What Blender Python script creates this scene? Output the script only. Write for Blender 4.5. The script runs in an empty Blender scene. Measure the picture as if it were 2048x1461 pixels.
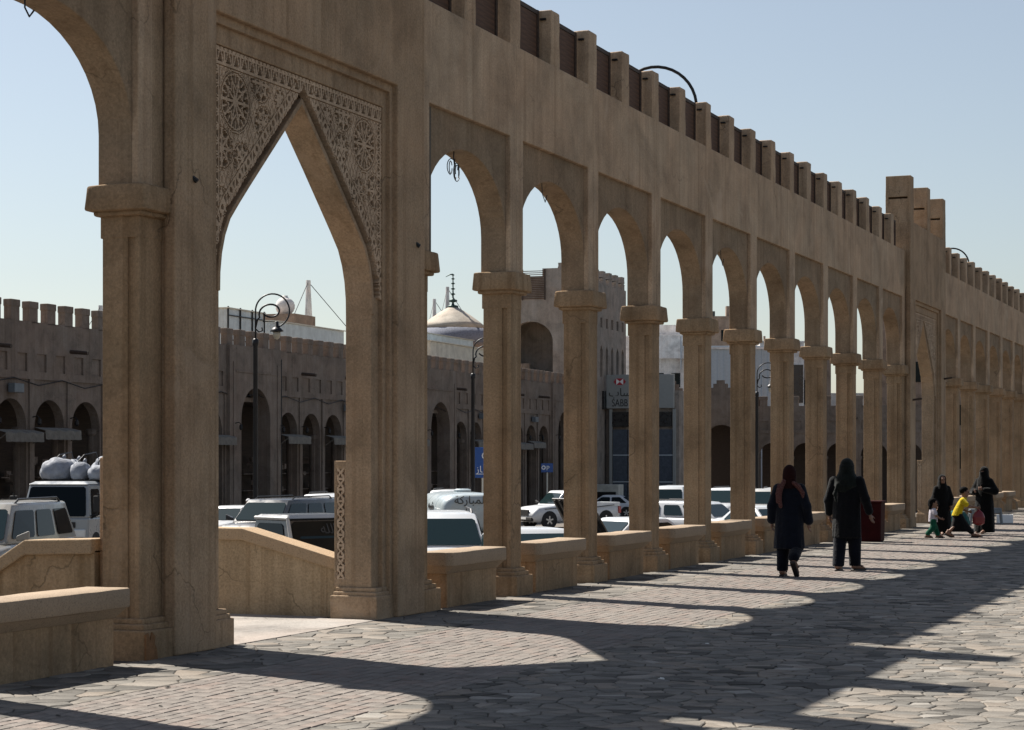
import bpy, bmesh, math, random
import numpy as np
from mathutils import Vector, Matrix
from mathutils.geometry import tessellate_polygon

random.seed(7)
scene = bpy.context.scene
COL = scene.collection
R = math.radians

# ------------------------------------------------------------------ camera, sky, sun, exposure
VIEW = math.atan(1580 / 4000)          # angle between the line of sight and the arcade
EYE = Vector((9.2, 0.0, 1.7))
cam = bpy.data.cameras.new('camera')
cam.sensor_width = 36.0
cam.lens = 36.0 * 4000 / 2048
cam.shift_y = 0.0926
cam.clip_start = 0.1
cam.clip_end = 3000
cam_ob = bpy.data.objects.new('camera', cam)
cam_ob.location = EYE
cam_ob.rotation_euler = (R(90), 0, VIEW)
COL.objects.link(cam_ob)
scene.camera = cam_ob

SUN_DIR = Vector((-0.775, 0.31, 1.0)).normalized()     # towards the sun
world = bpy.data.worlds.new('World')
scene.world = world
world.use_nodes = True
wn = world.node_tree.nodes
wl = world.node_tree.links
wn.clear()
sky = wn.new('ShaderNodeTexSky')
sky.sky_type = 'NISHITA'
sky.sun_disc = False
sky.sun_elevation = math.asin(SUN_DIR.z)
sky.sun_rotation = math.atan2(SUN_DIR.x, SUN_DIR.y)
sky.altitude = 1500
sky.air_density = 1.3
sky.dust_density = 2.6
sky.ozone_density = 1.2
bg = wn.new('ShaderNodeBackground')
bg.inputs['Strength'].default_value = 0.05
wo = wn.new('ShaderNodeOutputWorld')
haze_tone = wn.new('ShaderNodeHueSaturation')      # dusty air: the whole sky a little greyer
haze_tone.inputs['Saturation'].default_value = 0.7
wl.new(sky.outputs[0], haze_tone.inputs['Color'])
wl.new(haze_tone.outputs[0], bg.inputs['Color'])
wl.new(bg.outputs[0], wo.inputs['Surface'])
sun = bpy.data.lights.new('sun', 'SUN')
sun.energy = 5.0
sun.angle = R(0.53)
sun.color = (1.0, 0.94, 0.85)
sun_ob = bpy.data.objects.new('sun', sun)
sun_ob.rotation_euler = (-SUN_DIR).to_track_quat('-Z', 'Y').to_euler()
sun_ob.location = (-30, 20, 60)
COL.objects.link(sun_ob)
vs = scene.view_settings
vs.view_transform = 'Standard'
vs.look = 'None'
vs.exposure = 1.12
vs.gamma = 1.0
vs.use_curve_mapping = False
scene.cycles.max_bounces = 8
scene.cycles.diffuse_bounces = 5
scene.cycles.glossy_bounces = 3
scene.cycles.transmission_bounces = 4
scene.cycles.use_denoising = True
scene.cycles.sample_clamp_indirect = 6.0

# ------------------------------------------------------------------ helpers
def tag(o, label=None, cat=None, group=None, kind=None):
    if label: o['label'] = label
    if cat: o['category'] = cat
    if group: o['group'] = group
    if kind: o['kind'] = kind
    return o

def empty(name, loc=(0, 0, 0), rz=0.0, label=None, cat=None, group=None, parent=None):
    o = bpy.data.objects.new(name, None)
    o.empty_display_size = 0.3
    COL.objects.link(o)
    o.location = loc
    o.rotation_euler = (0, 0, rz)
    if parent: o.parent = parent
    return tag(o, label, cat, group)

def inst(mesh, name, parent=None, loc=(0, 0, 0), rz=0.0, mat=None, rot=None, scale=None):
    o = bpy.data.objects.new(name, mesh)
    COL.objects.link(o)
    if parent: o.parent = parent
    o.location = loc
    o.rotation_euler = rot if rot else (0, 0, rz)
    if scale: o.scale = scale
    return o

def copy_tree(o, parent=None):
    c = o.copy()
    COL.objects.link(c)
    c.parent = parent
    for ch in list(o.children):
        copy_tree(ch, c)
    return c

def ahead(right, dist, z=0.0):
    """survey point: metres right of and ahead of the viewpoint, turned into place coordinates"""
    c, s = math.cos(VIEW), math.sin(VIEW)
    return Vector((EYE.x + right * c - dist * s, right * s + dist * c, z))

def ahead_px(px, dist, z=0.0):
    return ahead((px - 1024) * dist / 4000.0, dist, z)

def lot_z(x, y):
    return -0.62 - 0.0107 * ((EYE.x - x) * math.sin(VIEW) + y * math.cos(VIEW))

class MB:
    def __init__(self):
        self.v = []; self.f = []
    def add(self, verts, faces):
        n = len(self.v)
        self.v.extend([tuple(p) for p in verts])
        self.f.extend([tuple(i + n for i in f) for f in faces])
        return self
    def box(self, x0, x1, y0, y1, z0, z1, m=None):
        p = [(x, y, z) for z in (z0, z1) for y in (y0, y1) for x in (x0, x1)]
        if m is not None: p = [m @ Vector(q) for q in p]
        return self.add(p, [(0, 2, 3, 1), (4, 5, 7, 6), (0, 1, 5, 4), (2, 6, 7, 3), (0, 4, 6, 2), (1, 3, 7, 5)])
    def hexa(self, lo, hi):
        """8 points: lower four (loop) and upper four (loop)"""
        return self.add(list(lo) + list(hi), [(3, 2, 1, 0), (4, 5, 6, 7), (0, 1, 5, 4), (1, 2, 6, 5), (2, 3, 7, 6), (3, 0, 4, 7)])
    def prism(self, outer, a, b, axis='x', holes=(), m=None):
        loops = [list(outer)] + [list(h) for h in holes]
        flat = [p for l in loops for p in l]
        def P(p, d):
            q = {'x': (d, p[0], p[1]), 'y': (p[0], d, p[1]), 'z': (p[0], p[1], d)}[axis]
            return m @ Vector(q) if m is not None else q
        n = len(flat)
        tris = tessellate_polygon([[Vector((p[0], p[1], 0)) for p in l] for l in loops])
        verts = [P(p, a) for p in flat] + [P(p, b) for p in flat]
        faces = [tuple(t) for t in tris] + [tuple(i + n for i in reversed(t)) for t in tris]
        k = 0
        for l in loops:
            c = len(l)
            for i in range(c):
                j = (i + 1) % c
                faces.append((k + i, k + j, k + j + n, k + i + n))
            k += c
        return self.add(verts, faces)
    def tube(self, pts, r, n=8, closed=False, cap=True):
        pts = [Vector(p) for p in pts]
        rs = r if isinstance(r, (list, tuple)) else [r] * len(pts)
        rings = []
        up = None
        m = len(pts)
        for i, p in enumerate(pts):
            if closed: d = pts[(i + 1) % m] - pts[i - 1]
            else: d = pts[min(i + 1, m - 1)] - pts[max(i - 1, 0)]
            d.normalize()
            if up is None:
                up = Vector((0, 0, 1)) if abs(d.z) < 0.9 else Vector((1, 0, 0))
            a = up - d * up.dot(d)
            if a.length < 1e-5: a = d.orthogonal()
            a.normalize(); up = a
            b = d.cross(a)
            rings.append([p + (a * math.cos(t) + b * math.sin(t)) * rs[i] for t in [2 * math.pi * k / n for k in range(n)]])
        verts = [q for rg in rings for q in rg]
        faces = []
        for i in range(m if closed else m - 1):
            for k in range(n):
                i2 = (i + 1) % m; k2 = (k + 1) % n
                faces.append((i * n + k, i * n + k2, i2 * n + k2, i2 * n + k))
        if cap and not closed:
            faces.append(tuple(range(n - 1, -1, -1)))
            faces.append(tuple((m - 1) * n + k for k in range(n)))
        return self.add(verts, faces)
    def lathe(self, prof, c=(0, 0, 0), n=16, axis='z'):
        verts = []; faces = []
        for (r, h) in prof:
            for k in range(n):
                t = 2 * math.pi * k / n
                a, b = r * math.cos(t), r * math.sin(t)
                q = {'z': (a, b, h), 'y': (a, h, b), 'x': (h, a, b)}[axis]
                verts.append((q[0] + c[0], q[1] + c[1], q[2] + c[2]))
        m = len(prof)
        for i in range(m - 1):
            for k in range(n):
                k2 = (k + 1) % n
                faces.append((i * n + k, i * n + k2, (i + 1) * n + k2, (i + 1) * n + k))
        faces.append(tuple(range(n))); faces.append(tuple((m - 1) * n + k for k in range(n)))
        return self.add(verts, faces)
    def mesh(self, name, mat=None, smooth=False, bevel=0.0, seg=2, fix=True, ang=35):
        me = bpy.data.meshes.new(name)
        me.from_pydata(self.v, [], self.f)
        if fix or bevel:
            bm = bmesh.new(); bm.from_mesh(me)
            bmesh.ops.recalc_face_normals(bm, faces=bm.faces)
            if bevel:
                bmesh.ops.dissolve_limit(bm, angle_limit=R(1), verts=bm.verts, edges=bm.edges)
                es = [e for e in bm.edges if len(e.link_faces) == 2 and e.calc_face_angle(0) > R(ang)]
                bmesh.ops.bevel(bm, geom=es, offset=bevel, segments=seg, profile=0.5, affect='EDGES', clamp_overlap=True)
            bm.to_mesh(me); bm.free()
        if mat: me.materials.append(mat)
        if smooth:
            me.shade_smooth()
        me.update()
        return me
    def build(self, name, mat=None, parent=None, smooth=False, bevel=0.0, seg=2, loc=(0, 0, 0), rz=0.0, fix=True, ang=35):
        return inst(self.mesh(name, mat, smooth, bevel, seg, fix, ang), name, parent, loc, rz)

def kind(o, k): o['kind'] = k; return o

# ------------------------------------------------------------------ materials
MATS = {}
class NT:
    def __init__(self, name):
        self.m = bpy.data.materials.new(name); self.m.use_nodes = True
        self.t = self.m.node_tree; self.n = self.t.nodes; self.l = self.t.links
        self.b = self.n['Principled BSDF']
        self.tc = self.n.new('ShaderNodeTexCoord')
    def coords(self, scale=(1, 1, 1), src='Object'):
        mp = self.n.new('ShaderNodeMapping'); mp.inputs['Scale'].default_value = scale
        if src == 'World':
            if not hasattr(self, 'geo'): self.geo = self.n.new('ShaderNodeNewGeometry')
            self.l.new(self.geo.outputs['Position'], mp.inputs['Vector'])
        else: self.l.new(self.tc.outputs[src], mp.inputs['Vector'])
        return mp.outputs[0]
    def noise(self, scale, detail=5, rough=0.55, vec=None, dist=0.0):
        n = self.n.new('ShaderNodeTexNoise'); n.inputs['Scale'].default_value = scale
        n.inputs['Detail'].default_value = detail; n.inputs['Roughness'].default_value = rough
        n.inputs['Distortion'].default_value = dist
        self.l.new(vec if vec else self.coords(), n.inputs['Vector']); return n.outputs['Fac']
    def ramp(self, fac, stops):
        r = self.n.new('ShaderNodeValToRGB'); e = r.color_ramp.elements
        while len(e) < len(stops): e.new(0.5)
        for i, (p, c) in enumerate(stops):
            e[i].position = p; e[i].color = (*c, 1) if len(c) == 3 else c
        self.l.new(fac, r.inputs['Fac']); return r.outputs['Color']
    def mix(self, fac, a, b, mode='MIX'):
        m = self.n.new('ShaderNodeMix'); m.data_type = 'RGBA'; m.blend_type = mode
        for s, v in ((0, fac), (6, a), (7, b)):
            if isinstance(v, (int, float)): m.inputs[s].default_value = v
            elif isinstance(v, (tuple, list)): m.inputs[s].default_value = (*v, 1) if len(v) == 3 else v
            else: self.l.new(v, m.inputs[s])
        return m.outputs[2]
    def math(self, op, a, b=0.0):
        m = self.n.new('ShaderNodeMath'); m.operation = op
        for s, v in ((0, a), (1, b)):
            if isinstance(v, (int, float)): m.inputs[s].default_value = v
            else: self.l.new(v, m.inputs[s])
        return m.outputs[0]
    def bump(self, h, strength=0.3, dist=0.02, normal=None):
        b = self.n.new('ShaderNodeBump'); b.inputs['Strength'].default_value = strength
        b.inputs['Distance'].default_value = dist
        self.l.new(h, b.inputs['Height'])
        if normal: self.l.new(normal, b.inputs['Normal'])
        return b.outputs[0]
    def out(self, color=None, rough=0.8, normal=None, **kw):
        if color is not None:
            if isinstance(color, (tuple, list)): self.b.inputs['Base Color'].default_value = (*color, 1)
            else: self.l.new(color, self.b.inputs['Base Color'])
        if isinstance(rough, (int, float)): self.b.inputs['Roughness'].default_value = rough
        else: self.l.new(rough, self.b.inputs['Roughness'])
        if normal: self.l.new(normal, self.b.inputs['Normal'])
        for k, v in kw.items():
            self.b.inputs[k.replace('_', ' ')].default_value = v
        return self.m

def shade(c, k): return tuple(max(0.0, min(1.0, v * k)) for v in c)

def plaster(name, c, streak=0.5, bump=0.35, spot=0.5, src='World'):
    t = NT(name)
    co = t.coords(src=src)
    base = t.ramp(t.noise(1.1, 9, 0.68, co, 0.4), [(0.30, shade(c, 0.62)), (0.5, c), (0.70, shade(c, 1.26))])
    warm = t.ramp(t.noise(0.45, 6, 0.6, co, 0.5), [(0.40, (1.0, 1.0, 1.0)), (0.62, (1.04, 0.97, 0.93)), (0.8, (0.94, 1.0, 1.0))])
    base = t.mix(1.0, base, warm, 'MULTIPLY')
    st = t.noise(1.0, 6, 0.6, t.coords((5.5, 5.5, 0.30), src), 0.6)
    col = t.mix(t.math('MULTIPLY', t.math('SUBTRACT', st, 0.42), 2.2 * streak), base, shade((c[0], c[1] * 0.93, c[2] * 0.85), 0.55))
    run = t.ramp(t.noise(1.0, 3, 0.5, t.coords((9, 9, 0.12), src)), [(0.56, (0, 0, 0)), (0.66, (1, 1, 1))])
    col = t.mix(t.math('MULTIPLY', run, 0.55 * streak), col, shade((c[0], c[1] * 0.85, c[2] * 0.7), 0.5))
    gr = t.ramp(t.noise(38, 5, 0.75, co), [(0.3, (0.72, 0.72, 0.72)), (0.7, (1.24, 1.24, 1.24))])
    col = t.mix(1.0, col, gr, 'MULTIPLY')
    sp = t.ramp(t.noise(2.6, 5, 0.6, co, 0.8), [(0.66, (0, 0, 0)), (0.74, (1, 1, 1))])
    col = t.mix(t.math('MULTIPLY', sp, 0.4 * spot), col, shade(c, 0.58))
    vo = t.n.new('ShaderNodeTexVoronoi'); vo.feature = 'DISTANCE_TO_EDGE'; vo.inputs['Scale'].default_value = 0.55
    wob = t.n.new('ShaderNodeVectorMath'); wob.operation = 'MULTIPLY_ADD'
    nz = t.n.new('ShaderNodeTexNoise'); nz.inputs['Scale'].default_value = 2.2; nz.inputs['Detail'].default_value = 6
    t.l.new(co, nz.inputs['Vector']); t.l.new(nz.outputs['Color'], wob.inputs[0]); wob.inputs[1].default_value = (0.7, 0.7, 0.7); t.l.new(co, wob.inputs[2])
    t.l.new(wob.outputs[0], vo.inputs['Vector'])
    crack = t.ramp(vo.outputs['Distance'], [(0.0, (1, 1, 1)), (0.006, (0, 0, 0))])
    gate = t.ramp(t.noise(0.7, 3, 0.5, co), [(0.52, (0, 0, 0)), (0.60, (1, 1, 1))])
    crack = t.math('MULTIPLY', crack, gate)
    col = t.mix(t.math('MULTIPLY', crack, 0.65), col, shade(c, 0.30))
    pale = t.ramp(t.noise(0.8, 7, 0.6, co, 1.2), [(0.60, (0, 0, 0)), (0.66, (1, 1, 1))])
    col = t.mix(t.math('MULTIPLY', pale, 0.35 * spot), col, shade((c[0], c[1] * 1.03, c[2] * 1.1), 1.22))
    h = t.math('ADD', t.math('MULTIPLY', t.noise(4, 6, 0.6, co), 1.0), t.math('MULTIPLY', t.noise(55, 4, 0.65, co), 0.22))
    h = t.math('SUBTRACT', h, t.math('MULTIPLY', crack, 0.25))
    return t.out(col, 0.93, t.bump(h, bump, 0.05), Specular_IOR_Level=0.15)

def stone(name, c, scale=55, bump=0.25, speck=0.6):
    t = NT(name); co = t.coords()
    v = t.n.new('ShaderNodeTexVoronoi'); v.inputs['Scale'].default_value = scale; t.l.new(co, v.inputs['Vector'])
    base = t.ramp(t.noise(1.6, 7, 0.6, co), [(0.3, shade(c, 0.78)), (0.7, shade(c, 1.15))])
    sp = t.ramp(v.outputs['Distance'], [(0.10, shade(c, 0.42)), (0.30, c), (0.8, shade(c, 1.25))])
    col = t.mix(speck, base, sp)
    dk = t.ramp(t.noise(26, 4, 0.7, co), [(0.60, (0, 0, 0)), (0.68, (1, 1, 1))])
    col = t.mix(t.math('MULTIPLY', dk, 0.5), col, shade(c, 0.35))
    h = t.math('ADD', t.noise(38, 4, 0.7, co), t.math('MULTIPLY', t.noise(5, 4, 0.5, co), 0.8))
    return t.out(col, 0.85, t.bump(h, bump, 0.03), Specular_IOR_Level=0.25)

def paving(name, c, var=0.35, tint=(1.0, 0.9, 0.82)):
    t = NT(name); co = t.coords()
    at = t.n.new('ShaderNodeAttribute'); at.attribute_name = 'tone'
    col = t.ramp(at.outputs['Fac'], [(0.0, shade(c, 1 - var)), (0.45, c), (0.75, tuple(a * b * (1 + var * 0.4) for a, b in zip(c, tint))), (1.0, shade(c, 1 + var))])
    n1 = t.ramp(t.noise(3.5, 8, 0.65, co), [(0.3, (0.72, 0.72, 0.72)), (0.7, (1.15, 1.15, 1.15))])
    col = t.mix(1.0, col, n1, 'MULTIPLY')
    dust = t.ramp(t.noise(0.55, 6, 0.6, co), [(0.42, (0, 0, 0)), (0.7, (1, 1, 1))])
    col = t.mix(t.math('MULTIPLY', dust, 0.45), col, (0.23, 0.21, 0.185))
    g = t.ramp(t.noise(60, 3, 0.7, co), [(0.3, (0.85, 0.85, 0.85)), (0.7, (1.12, 1.12, 1.12))])
    col = t.mix(1.0, col, g, 'MULTIPLY')
    h = t.math('ADD', t.noise(9, 6, 0.65, co), t.math('MULTIPLY', t.noise(70, 3, 0.6, co), 0.15))
    return t.out(col, 0.8, t.bump(h, 0.45, 0.02), Specular_IOR_Level=0.12)

def plain(name, c, rough=0.6, metal=0.0, var=0.12, nscale=6, bump=0.0, **kw):
    t = NT(name)
    col = t.ramp(t.noise(nscale, 5, 0.6), [(0.3, shade(c, 1 - var)), (0.7, shade(c, 1 + var))]) if var else c
    nrm = t.bump(t.noise(nscale * 6, 4, 0.6), bump, 0.01) if bump else None
    return t.out(col, rough, nrm, Metallic=metal, **kw)

def wood(name, c):
    t = NT(name)
    col = t.ramp(t.noise(1.0, 6, 0.65, t.coords((14, 1.6, 30)), 0.5), [(0.28, shade(c, 0.45)), (0.55, c), (0.8, shade(c, 1.5))])
    return t.out(col, 0.75, t.bump(t.noise(1.0, 5, 0.6, t.coords((20, 3, 60))), 0.4, 0.01))

def cloth(name, c, var=0.25, scale=9, rough=0.95):
    t = NT(name); co = t.coords()
    col = t.ramp(t.noise(scale, 5, 0.6, co), [(0.3, shade(c, 1 - var)), (0.7, shade(c, 1 + var))])
    return t.out(col, rough, t.bump(t.noise(scale * 2, 5, 0.55, co, 0.6), 0.5, 0.03), Specular_IOR_Level=0.1, Sheen_Weight=0.1)

def checks(name, c, d, scale=60):
    t = NT(name)
    ch = t.n.new('ShaderNodeTexChecker'); ch.inputs['Scale'].default_value = scale
    ch.inputs['Color1'].default_value = (*c, 1); ch.inputs['Color2'].default_value = (*d, 1)
    t.l.new(t.coords(), ch.inputs['Vector'])
    return t.out(ch.outputs['Color'], 0.95, Specular_IOR_Level=0.1)

def carpaint(name, c, dust=0.3):
    t = NT(name)
    d = t.ramp(t.noise(3, 6, 0.6), [(0.4, (0, 0, 0)), (0.75, (1, 1, 1))])
    col = t.mix(t.math('MULTIPLY', d, dust), c, (0.42, 0.38, 0.32))
    rg = t.math('ADD', t.math('MULTIPLY', d, 0.3), 0.25)
    return t.out(col, rg, Coat_Weight=0.5, Coat_Roughness=0.08, Specular_IOR_Level=0.5)

M = dict(
    plaster=plaster('plaster_ochre', (0.41, 0.308, 0.215), 0.6, 0.55, 1.0),
    pier=plaster('plaster_gateway', (0.325, 0.238, 0.158), 0.6, 0.55, 1.0),
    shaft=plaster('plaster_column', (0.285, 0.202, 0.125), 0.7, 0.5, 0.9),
    truckwhite=carpaint('shade_toned_truck_paint', (0.22, 0.24, 0.26), 0.1),  # white truck paint, the cab's bluish-grey shade put into its colour
    panel=plaster('plaster_panel', (0.245, 0.182, 0.122), 0.55, 0.4, 0.6),  # dirtier panel plaster; its dark tone also stands in for shade under the arches
    carved=plaster('plaster_carved', (0.44, 0.335, 0.24), 0.3, 0.2),
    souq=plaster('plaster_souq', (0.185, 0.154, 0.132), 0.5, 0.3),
    fort=plaster('plaster_fort', (0.28, 0.25, 0.225), 0.4, 0.3),
    parapet=plaster('plaster_parapet', (0.35, 0.262, 0.165), 0.9, 0.4, 0.9),
    cement=plaster('cement_patch', (0.13, 0.12, 0.105), 0.8, 0.3),
    bench=stone('bench_stone', (0.265, 0.20, 0.14), 70, 0.3, 0.55),
    coping=stone('coping_stone', (0.31, 0.225, 0.142), 60, 0.3, 0.55),
    flag=paving('flagstone', (0.155, 0.146, 0.132), 0.7),
    brick=paving('paving_brick', (0.178, 0.158, 0.143), 0.17, (1.0, 0.9, 0.87)),
    bedding=plaster('sand_bedding', (0.10, 0.092, 0.082), 0.2, 0.5),
    slab=plaster('concrete_slab', (0.27, 0.25, 0.23), 0.1, 0.3, 0.2),
    asphalt=plaster('asphalt_lot', (0.13, 0.122, 0.112), 0.0, 0.4, 0.5),
    earth=plaster('dusty_earth', (0.36, 0.29, 0.21), 0.0, 0.3),
    wood=wood('dark_wood', (0.095, 0.046, 0.026)),
    wooddk=wood('frame_wood', (0.055, 0.036, 0.026)),
    iron=plain('black_iron', (0.018, 0.018, 0.02), 0.45, 0.6, 0.2),
    black=plain('black_rubber', (0.015, 0.015, 0.016), 0.8, 0, 0.2),
    rim=plain('wheel_metal', (0.5, 0.5, 0.5), 0.3, 0.9, 0.05),
    chrome=plain('chrome', (0.7, 0.7, 0.7), 0.12, 1.0, 0.0),
    glass=plain('tinted_glass', (0.004, 0.007, 0.009), 0.04, 0, 0.0, Specular_IOR_Level=0.12),
    teal=plain('windscreen_glass', (0.008, 0.018, 0.02), 0.03, 0, 0.0, Specular_IOR_Level=0.45),
    lampglass=plain('lamp_glass', (0.35, 0.32, 0.25), 0.3, 0, 0.05),
    headlight=plain('headlight_glass', (0.55, 0.58, 0.6), 0.1, 0.2, 0.05),
    redlight=plain('tail_light', (0.30, 0.012, 0.012), 0.2, 0, 0.05),
    white=carpaint('white_paint', (0.50, 0.52, 0.545), 0.12),
    whitedusty=carpaint('dusty_white_paint', (0.42, 0.42, 0.41), 0.3),
    gold=carpaint('beige_paint', (0.20, 0.19, 0.17), 0.15),
    grey=carpaint('dark_grey_paint', (0.03, 0.032, 0.037), 0.08),
    bluepaint=carpaint('pale_blue_paint', (0.12, 0.22, 0.36), 0.15),
    blackpaint=carpaint('black_paint', (0.01, 0.01, 0.011), 0.04),
    tank=carpaint('tank_paint', (0.34, 0.40, 0.43), 0.2),
    sack=cloth('white_sack', (0.21, 0.225, 0.26), 0.2, 5, 0.6),
    tin=plain('corrugated_tin', (0.50, 0.55, 0.58), 0.45, 0.35, 0.15, 2),
    tindull=plain('weathered_tin', (0.52, 0.51, 0.46), 0.6, 0.2, 0.2, 2),
    whitewall=plaster('white_render', (0.66, 0.66, 0.66), 0.3, 0.1, 0.2),
    greypanel=plain('grey_cladding', (0.42, 0.47, 0.52), 0.5, 0.1, 0.08),
    brownwall=plaster('brown_block', (0.25, 0.20, 0.165), 0.3, 0.2),
    dometile=plaster('dome_plaster', (0.42, 0.385, 0.335), 0.2, 0.15, 0.3),
    domeblue=stone('dome_mosaic', (0.16, 0.17, 0.21), 9, 0.1, 0.9),
    green=plain('green_copper', (0.03, 0.06, 0.055), 0.5, 0.4),
    sign=plain('sign_board', (0.27, 0.28, 0.275), 0.5, 0, 0.05),
    signblue=plain('blue_sign', (0.01, 0.07, 0.28), 0.4, 0, 0.08),
    signwhite=plain('sign_white', (0.8, 0.8, 0.8), 0.5, 0, 0.0),
    signred=plain('sign_red', (0.38, 0.015, 0.03), 0.5, 0, 0.0),
    letter=plain('dark_letters', (0.03, 0.03, 0.03), 0.5, 0, 0.0),
    shop=plain('shop_glass', (0.07, 0.085, 0.11), 0.25, 0, 0.2),
    awning=cloth('canvas_awning', (0.15, 0.14, 0.125), 0.25, 4),
    goods=plain('shop_goods', (0.25, 0.2, 0.17), 0.8, 0, 0.6, 3),
    skin=plain('skin', (0.17, 0.085, 0.052), 0.6, 0, 0.08),
    hair=plain('dark_hair', (0.0035, 0.003, 0.0028), 0.85, 0, 0.2, 30, Specular_IOR_Level=0.1),
    navy=cloth('navy_cotton', (0.0035, 0.005, 0.010), 0.3),
    navy2=cloth('blue_cotton', (0.0026, 0.0038, 0.008), 0.3),
    dark=cloth('black_cotton', (0.003, 0.0034, 0.0046), 0.3),
    abaya=cloth('abaya_black', (0.002, 0.002, 0.0023), 0.3),
    greenscarf=cloth('dark_green_scarf', (0.006, 0.008, 0.007), 0.4),
    redscarf=checks('red_checked_scarf', (0.011, 0.003, 0.003), (0.019, 0.006, 0.0055), 55),
    pinkscarf=checks('pale_red_scarf', (0.055, 0.016, 0.015), (0.10, 0.055, 0.05), 60),
    yellow=cloth('yellow_shirt', (0.42, 0.31, 0.008), 0.15),
    whitecloth=cloth('white_shirt', (0.40, 0.37, 0.41), 0.1),
    greencloth=cloth('green_trousers', (0.005, 0.06, 0.035), 0.2),
    sandal=plain('leather_sandal', (0.012, 0.008, 0.007), 0.7),
    redbag=plain('red_plastic_bag', (0.14, 0.005, 0.009), 0.35, 0, 0.2),
    bin=plain('maroon_bin', (0.026, 0.0025, 0.003), 0.7, 0, 0.25, 5, 0.2, Specular_IOR_Level=0.1),
    tealcloth=cloth('teal_cloth', (0.01, 0.07, 0.07), 0.2),
    plasticgrey=plain('grey_plastic', (0.12, 0.14, 0.16), 0.5),
    rust=plaster('rusty_stain', (0.24, 0.13, 0.065), 1.6, 0.4, 1.4),
    litter=plain('litter', (0.05, 0.045, 0.04), 0.9),
    paper=plain('paper_scrap', (0.6, 0.6, 0.58), 0.9),
    thobe=cloth('white_thobe', (0.6, 0.6, 0.62), 0.1),
    bluecloth=cloth('blue_shirt', (0.05, 0.09, 0.17), 0.2),
)
# ------------------------------------------------------------------ ground
lot = MB()
nx, ny = 12, 16
for i in range(nx + 1):
    for j in range(ny + 1):
        x = -0.55 - 420 * (i / nx) ** 2; y = -60 + 560 * (j / ny)
        lot.v.append((x, y, lot_z(x, y)))
for i in range(nx):
    for j in range(ny):
        a = i * (ny + 1) + j
        lot.f.append((a, a + 1, a + ny + 2, a + ny + 1))
kind(lot.build('parking_lot', M['asphalt']), 'structure')
plaza = MB().box(-0.60, 120, -80, 500, -3.0, -0.009).build('plaza_pavement', M['bedding'])
kind(plaza, 'structure')
kind(MB().box(-3.3, -0.62, 14.75, 19.75, -2.0, -0.004).build('stair_landing', M['slab']), 'structure')
kind(MB().box(-0.58, 0.10, 16.16, 19.14, -0.5, 0.006).build('gate_threshold', M['slab']), 'structure')

BAY = 2.93
C0 = 14.87             # last column before the carved gateway
G0, G1 = 15.03, 20.33  # gateway edges
C1 = 23.46
PERIOD = 34.96

def clip_poly(poly, px, py, nx_, ny_):
    out = []
    n = len(poly)
    for i in range(n):
        a = poly[i]; b = poly[(i + 1) % n]
        da = (a[0] - px) * nx_ + (a[1] - py) * ny_
        db = (b[0] - px) * nx_ + (b[1] - py) * ny_
        if da <= 0: out.append(a)
        if (da < 0 < db) or (db < 0 < da):
            t = da / (da - db)
            out.append((a[0] + (b[0] - a[0]) * t, a[1] + (b[1] - a[1]) * t))
    return out

def crazy(x0, x1, y0, y1, s, seed, right=lambda y: 1e9):
    rnd = random.Random(seed)
    pts = {}
    ni = int((x1 - x0) / s) + 3; nj = int((y1 - y0) / s) + 3
    for i in range(-1, ni):
        for j in range(-1, nj):
            if rnd.random() < 0.20: continue
            pts[(i, j)] = (x0 + (i + .5 + rnd.uniform(-.46, .46)) * s, y0 + (j + .5 + rnd.uniform(-.46, .46)) * s)
    cells = []
    for (i, j), p in pts.items():
        if not (x0 - s < p[0] < x1 + s and y0 - s < p[1] < y1 + s) or p[0] > right(p[1]): continue
        poly = [(x0, y0), (x1, y0), (x1, y1), (x0, y1)]
        poly = [(max(x0, p[0] - 2 * s), max(y0, p[1] - 2 * s)), (min(x1, p[0] + 2 * s), max(y0, p[1] - 2 * s)),
                (min(x1, p[0] + 2 * s), min(y1, p[1] + 2 * s)), (max(x0, p[0] - 2 * s), min(y1, p[1] + 2 * s))]
        for di in range(-3, 4):
            for dj in range(-3, 4):
                q = pts.get((i + di, j + dj))
                if q is None or (di == 0 and dj == 0): continue
                dx, dy = q[0] - p[0], q[1] - p[1]
                poly = clip_poly(poly, (p[0] + q[0]) / 2, (p[1] + q[1]) / 2, dx, dy)
                if len(poly) < 3: break
            if len(poly) < 3: break
        if len(poly) < 3: continue
        cx = sum(q[0] for q in poly) / len(poly); cy = sum(q[1] for q in poly) / len(poly)
        w = [math.hypot(q[0] - cx, q[1] - cy) for q in poly]
        if max(w) < 0.05: continue
        cells.append((cx, cy, poly))
    return cells

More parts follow.
